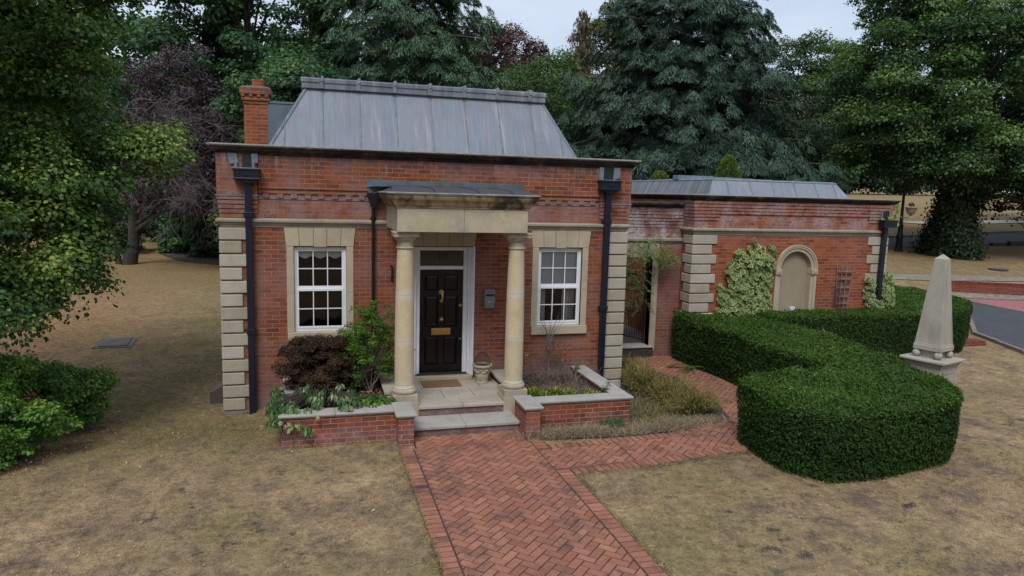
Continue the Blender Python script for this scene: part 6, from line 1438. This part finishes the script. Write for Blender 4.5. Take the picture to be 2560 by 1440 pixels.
# climber at the gate
R = np.random.default_rng(351); t = thing('gate_climber', 'feathery bright green climber hanging around the gateway', 'climber', (8.15,2.0,.4)); C, T, Nn, tn = [], [], [], []; mb = MB()
for i in range(215):
    k = R.random()
    if k < .40: c = np.array([8.75+R.normal()*.33, 2.02+R.normal()*.12, 2.72+R.normal()*.17])
    elif k < .60: c = np.array([8.25+R.normal()*.16, 2.0+R.normal()*.12, 2.35+R.normal()*.3])
    elif k < .72: c = np.array([9.18+R.normal()*.16, 2.05+R.normal()*.08, 2.52+R.normal()*.16])
    elif k < .86: c = np.array([8.6+R.normal()*.18, 1.98+R.normal()*.1, 1.95+R.normal()*.28])
    else: c = np.array([8.12+R.normal()*.07, 1.98+R.normal()*.1, 1.1+R.random()*1.0])
    d = unit(np.array([R.normal(), -.5, -.7+R.normal()*.4])); l = R.uniform(.16,.28); sd_ = unit(np.cross(d, UP)); mb.tube([c, c+d*l], [.003,.001], 3)
    for j in range(7):
        for s_ in (-1, 1):
            q_ = c+d*l*(j+.6)/7; dd = unit(d*.5+sd_*s_*.9-UP*.15); C.append(q_+dd*.022); T.append(dd); Nn.append(unit(UP*.6-np.array([0,.6,0])+R.normal(size=3)*.3)); tn.append(np.clip(R.normal(.5,.22)+(.2 if c[2] > 2.5 else -.12),0,1))
leaves_mesh('foliage', np.array(C), np.array(Nn), np.array(T), .050, .019, tn, LM_VINE, t)
for p in ([(8.05,2.05,.3),(8.1,2.0,1.2),(8.2,2.0,2.1),(8.5,2.05,2.7)], [(8.1,2.05,.9),(8.3,1.98,1.8),(8.9,2.0,2.6)], [(8.2,2.05,2.1),(8.6,2.05,2.2),(9.2,2.1,2.6)]): mb.tube(p, [.012,.009,.006,.003][:len(p)], 5)
mb.build('stems', BARK, t)
R = np.random.default_rng(355); t = thing('fern', 'pale green fern where the hedge meets the gateway path', 'fern', (9.45,1.0,.2)); C, T, Nn = [], [], []; mb = MB()
for i in range(11):
    a = R.uniform(2.2, 5.6); out = np.array([math.cos(a), math.sin(a), 0]); sd_ = np.array([-out[1], out[0], 0]); b = np.array([9.50,1.05,.18]); pp = []
    for j in range(14):
        u = j/13; p = b+out*.50*u+UP*(.30*u-.30*u*u); pp.append(p); w_ = .085*(1-u)**.7
        for s_ in (-1, 1): C.append(p+sd_*s_*w_*.5); T.append(unit(sd_*s_+out*.3)); Nn.append(unit(UP+R.normal(size=3)*.1))
    mb.tube(pp, .003, 3)
nC = len(C); leaves_mesh('fronds', np.array(C), np.array(Nn), np.array(T), .075, .026, R.uniform(.5,1,nC), LM_VINE, t); mb.build('stems', BARK, t)
R = np.random.default_rng(357); t = thing('hellebore', 'blue green leafy plant at the foot of the hedge beside the path', 'plant', (9.35,-1.3,.15)); n = 190; a = R.uniform(0,6.28,n); rr = R.random(n)**.5; P = np.stack([9.42+.22*rr*np.cos(a), -1.35+.42*rr*np.sin(a), .22+.30*(1-rr*.7)*R.random(n)], -1); leaves_mesh('foliage', P, unit(UP+R.normal(size=(n,3))*.5), unit(np.stack([np.cos(a),np.sin(a),-.2+0*a],-1)+R.normal(size=(n,3))*.3), .085, .026, np.clip(R.normal(.5,.2,n),0,1), leaf_mat('leaf_hellebore', [(0.,(.02,.06,.03)),(1.,(.08,.15,.075))]), t); mb = MB(); stems_mesh(mb, R, (9.42,-1.35,.1), P[:26], .004, 4); mb.build('stems', BARK, t)
# variegated ivy
def ivy_wall(label, boxes, n, size, seed, y, sprigs=()):
    size *= 1.15; R = np.random.default_rng(seed); P = []
    for (x0, x1, z0, z1, k) in boxes:
        m = int(n*k); u, v = R.random(m), R.random(m); P.append(np.stack([x0+(x1-x0)*u, y-.04-.20*np.sqrt(np.clip(1-(2*u-1)**2, 0, 1))*np.clip(1.25-v, .3, 1)*R.uniform(.55,1,m), z0+(z1-z0)*v], -1))
    for (x, z0, z1) in sprigs:
        m = 11; v = np.linspace(0, 1, m); P.append(np.stack([x+.02*np.sin(v*5)+R.normal(size=m)*.012, y-.04-.02*R.random(m), z0+(z1-z0)*v], -1))
    P = np.concatenate(P); P = P+R.normal(size=P.shape)*np.array([.03,.02,.03]); P[:, 1] = np.minimum(P[:, 1]-R.random(len(P))**2*.10, y-.03)
    bx0, bx1, bz0, bz1, _k = boxes[0]; un = np.abs((P[:,0]-(bx0+bx1)/2)/((bx1-bx0)/2)); vn = (P[:,2]-bz0)/(bz1-bz0)
    P = P[~((un < 1.02) & (vn > .6) & (vn < 1.02) & (un**3+((vn-.6)/.4)**3 > 1.15) & (R.random(len(P)) < .85))]; n_ = len(P)
    t = thing('variegated_ivy', label, 'ivy', (float(P[:,0].mean()), y, float(P[:,2].min())), 'variegated ivy on the annexe wall')
    Nn = unit(np.array([0,-1,.6])+R.normal(size=(n_,3))*.42); T = unit(-UP+R.normal(size=(n_,3))*.35); s = size*R.uniform(.7,1.25,n_)
    leaves_mesh('leaf_margins', P, Nn, T, s, s*.95, R.random(n_), LM_CREAM, t, fold=.1)
    leaves_mesh('leaf_centres', P+Nn*.004, Nn, T, s*.74, s*.68, R.random(n_), LM_VIVY, t, fold=.1)
    mb = MB()
    for i in range(14): p = P[R.integers(n_)]; mb.tube([(P[:,0].mean(), y-.02, P[:,2].min()-.2), ((p[0]+P[:,0].mean())/2, y-.02, (p[2]+P[:,2].min())/2), (p[0], y-.03, p[2])], .006, 4)
    mb.build('stems', BARK, t)
ivy_wall('dense bushy cream edged ivy between the annexe quoins and the arched niche', [(10.72,11.84,1.1,2.50,1.),(10.50,11.1,1.1,1.75,.22),(11.0,11.8,2.4,2.60,.12)], 820, .125, 361, AY, [(10.90,2.45,2.74),(11.05,2.45,2.70),(11.25,2.5,2.78),(11.45,2.5,2.66),(11.42,2.55,2.95),(11.58,2.5,2.78),(11.84,2.5,2.88),(10.55,1.7,1.95)])
ivy_wall('thin cream and green ivy at the foot of the annexe right hand downpipe', [(14.55,14.85,1.35,2.05,.28),(15.02,15.35,1.2,2.15,.55),(14.6,15.2,1.15,1.5,.25)], 330, .10, 362, AY)
R = np.random.default_rng(364); t = thing('creeper_sprig', 'yellow green creeper hanging from the annexe cornice by the hopper', 'climber', (15.25,AY,3.6)); P = np.concatenate([np.stack([15.26+R.normal(size=34)*.05+.04*np.sin(np.arange(34)), AY-.1+R.normal(size=34)*.05, np.linspace(3.35,3.9,34)], -1), np.stack([15.0+R.normal(size=16)*.1, AY-.2+R.normal(size=16)*.03, 3.53+R.normal(size=16)*.02], -1)]); n = len(P)
leaves_mesh('foliage', P, unit(np.array([0,-1,.5])+R.normal(size=(n,3))*.4), unit(-UP+R.normal(size=(n,3))*.4), .085, .07, R.uniform(.5,1,n), leaf_mat('leaf_creeper', [(0.,(.10,.17,.02)),(1.,(.28,.34,.05))]), t); mb = MB(); mb.tube([(15.25,AY-.1,3.3),(15.27,AY-.1,3.9)], .005, 4); mb.build('stems', BARK, t)
# dead creeper on the trellis
R = np.random.default_rng(365); t = thing('dead_creeper', 'dry leafless creeper tangled through the trellis', 'climber', (13.8,AY,1.2)); mb = MB()
for i in range(16): x = 13.8+R.normal()*.07; mb.tube([(x,AY-.07,1.0),(x+R.normal()*.05,AY-.07,1.5),(x+R.normal()*.08,AY-.07,R.uniform(1.8,2.35))], [.006,.004,.002], 4)
mb.build('stems', plain('dead_vine', (.09,.045,.04), .9), t)
# ------------------------------------------------------------------ lawn blades and litter
R = np.random.default_rng(401); PT = [[(2.62,-9),(4.87,-9),(4.87,-2.2),(2.62,-2.2)], [(4.8,-4.04),(6.4,-3.92),(8,-3.7),(8.4,-2.3),(8.9,.5),(9.8,2.2),(7.3,2.3),(7.3,-.1),(6.6,-.1),(6.6,-2.2),(4.8,-2.2)]]
def inpoly(q, poly):
    r = np.zeros(len(q), bool); p = np.array(poly)
    for a, b in zip(p, np.roll(p, -1, 0)): r ^= ((a[1] > q[:,1]) != (b[1] > q[:,1])) & (q[:,0] < (b[0]-a[0])*(q[:,1]-a[1])/(b[1]-a[1]+1e-12)+a[0])
    return r
def lawn_pts(n, x0, x1, y0, y1):
    q = np.stack([R.uniform(x0,x1,n), R.uniform(y0,y1,n)], -1); bad = np.zeros(n, bool)
    for p in PT+[[(0,0),(7.3,0),(7.3,9),(0,9)], [(.98,-2.18),(6.52,-2.18),(6.52,0),(.98,0)], [(2.6,-2.5),(4.9,-2.5),(4.9,-2),(2.6,-2)], [(9.6,-4),(11.2,-4),(11.4,2.2),(9.6,2.2)], [(-3.7,6.0),(-2.75,6.0),(-2.85,7.25),(-3.7,7.2)], [(15.2,1.7),(9.8,1.7),(9.8,9),(15.2,9)]]: bad |= inpoly(q, p)
    return q[~bad]
q = np.concatenate([lawn_pts(230000, -4.5, 11.5, -7.6, 0.2), lawn_pts(60000, -6.5, 0.2, 0, 12), lawn_pts(22000, 11.0, 19, -6, 2)])
edge = [((2.64,-8.4),(2.64,-2.6)),((4.87,-8.4),(4.87,-4.05)),((4.9,-4.06),(6.4,-3.94)),((6.4,-3.94),(7.8,-3.74)),((1.0,-2.2),(2.6,-2.2)),((.96,-2.1),(.96,-.1)),((0.,-.05),(.95,-.05))]
eq = [np.array(a)+(np.array(b)-np.array(a))*R.random((int(900*math.dist(a, b)), 1))+R.normal(size=(int(900*math.dist(a, b)), 2))*.022 for a, b in edge]
q = np.concatenate([q]+eq)
n = len(q); P = np.concatenate([q, (gz(q[:,0], q[:,1])+.010)[:, None]], 1); Td = unit(UP*.75+R.normal(size=(n,3))*np.array([.8,.8,.15])); s = R.uniform(.02, .055, n)*(.7+.6*(np.sin(q[:,0]*7.3+np.sin(q[:,1]*5)*2)*np.sin(q[:,1]*8.1+q[:,0]*2) > .1))
P += Td*s[:, None]*.4
o = leaves_mesh('grass', P, unit(R.normal(size=(n,3))+UP*.3), Td, s, .006*R.uniform(.7,1.6,n), np.clip(R.random(n),0,1), BLADE, tri=True, fold=.0)
_label(o, 'short drought dried tan lawn grass around the lodge', 'grass', kind='stuff')
n = 1500; q = np.concatenate([np.stack([R.normal(-.8,1.3,n), R.normal(1.2,2.4,n)], -1), np.stack([-1.62-.30*np.abs(np.linspace(-2.6,.6,420)+.2)+R.normal(size=420)*.16, np.linspace(-2.6,.6,420)], -1), lawn_pts(330, -4.5, 12, -7.6, -2)]); n = len(q)
P = np.concatenate([q, (gz(q[:,0], q[:,1])+.03)[:, None]], 1); hit = inpoly(q, [(0,-.05),(7.3,-.05),(7.3,9),(0,9)]); P = P[~hit]; n = len(P); s = R.uniform(.02,.06,n)
o = leaves_mesh('fallen_leaves', P, unit(UP+R.normal(size=(n,3))*.4), rnd_dirs(R,n), s, s*.42, R.random(n)**1.3, LM_LITTER); _label(o, 'scattered dry fallen leaves on the lawn', 'leaves', kind='stuff')
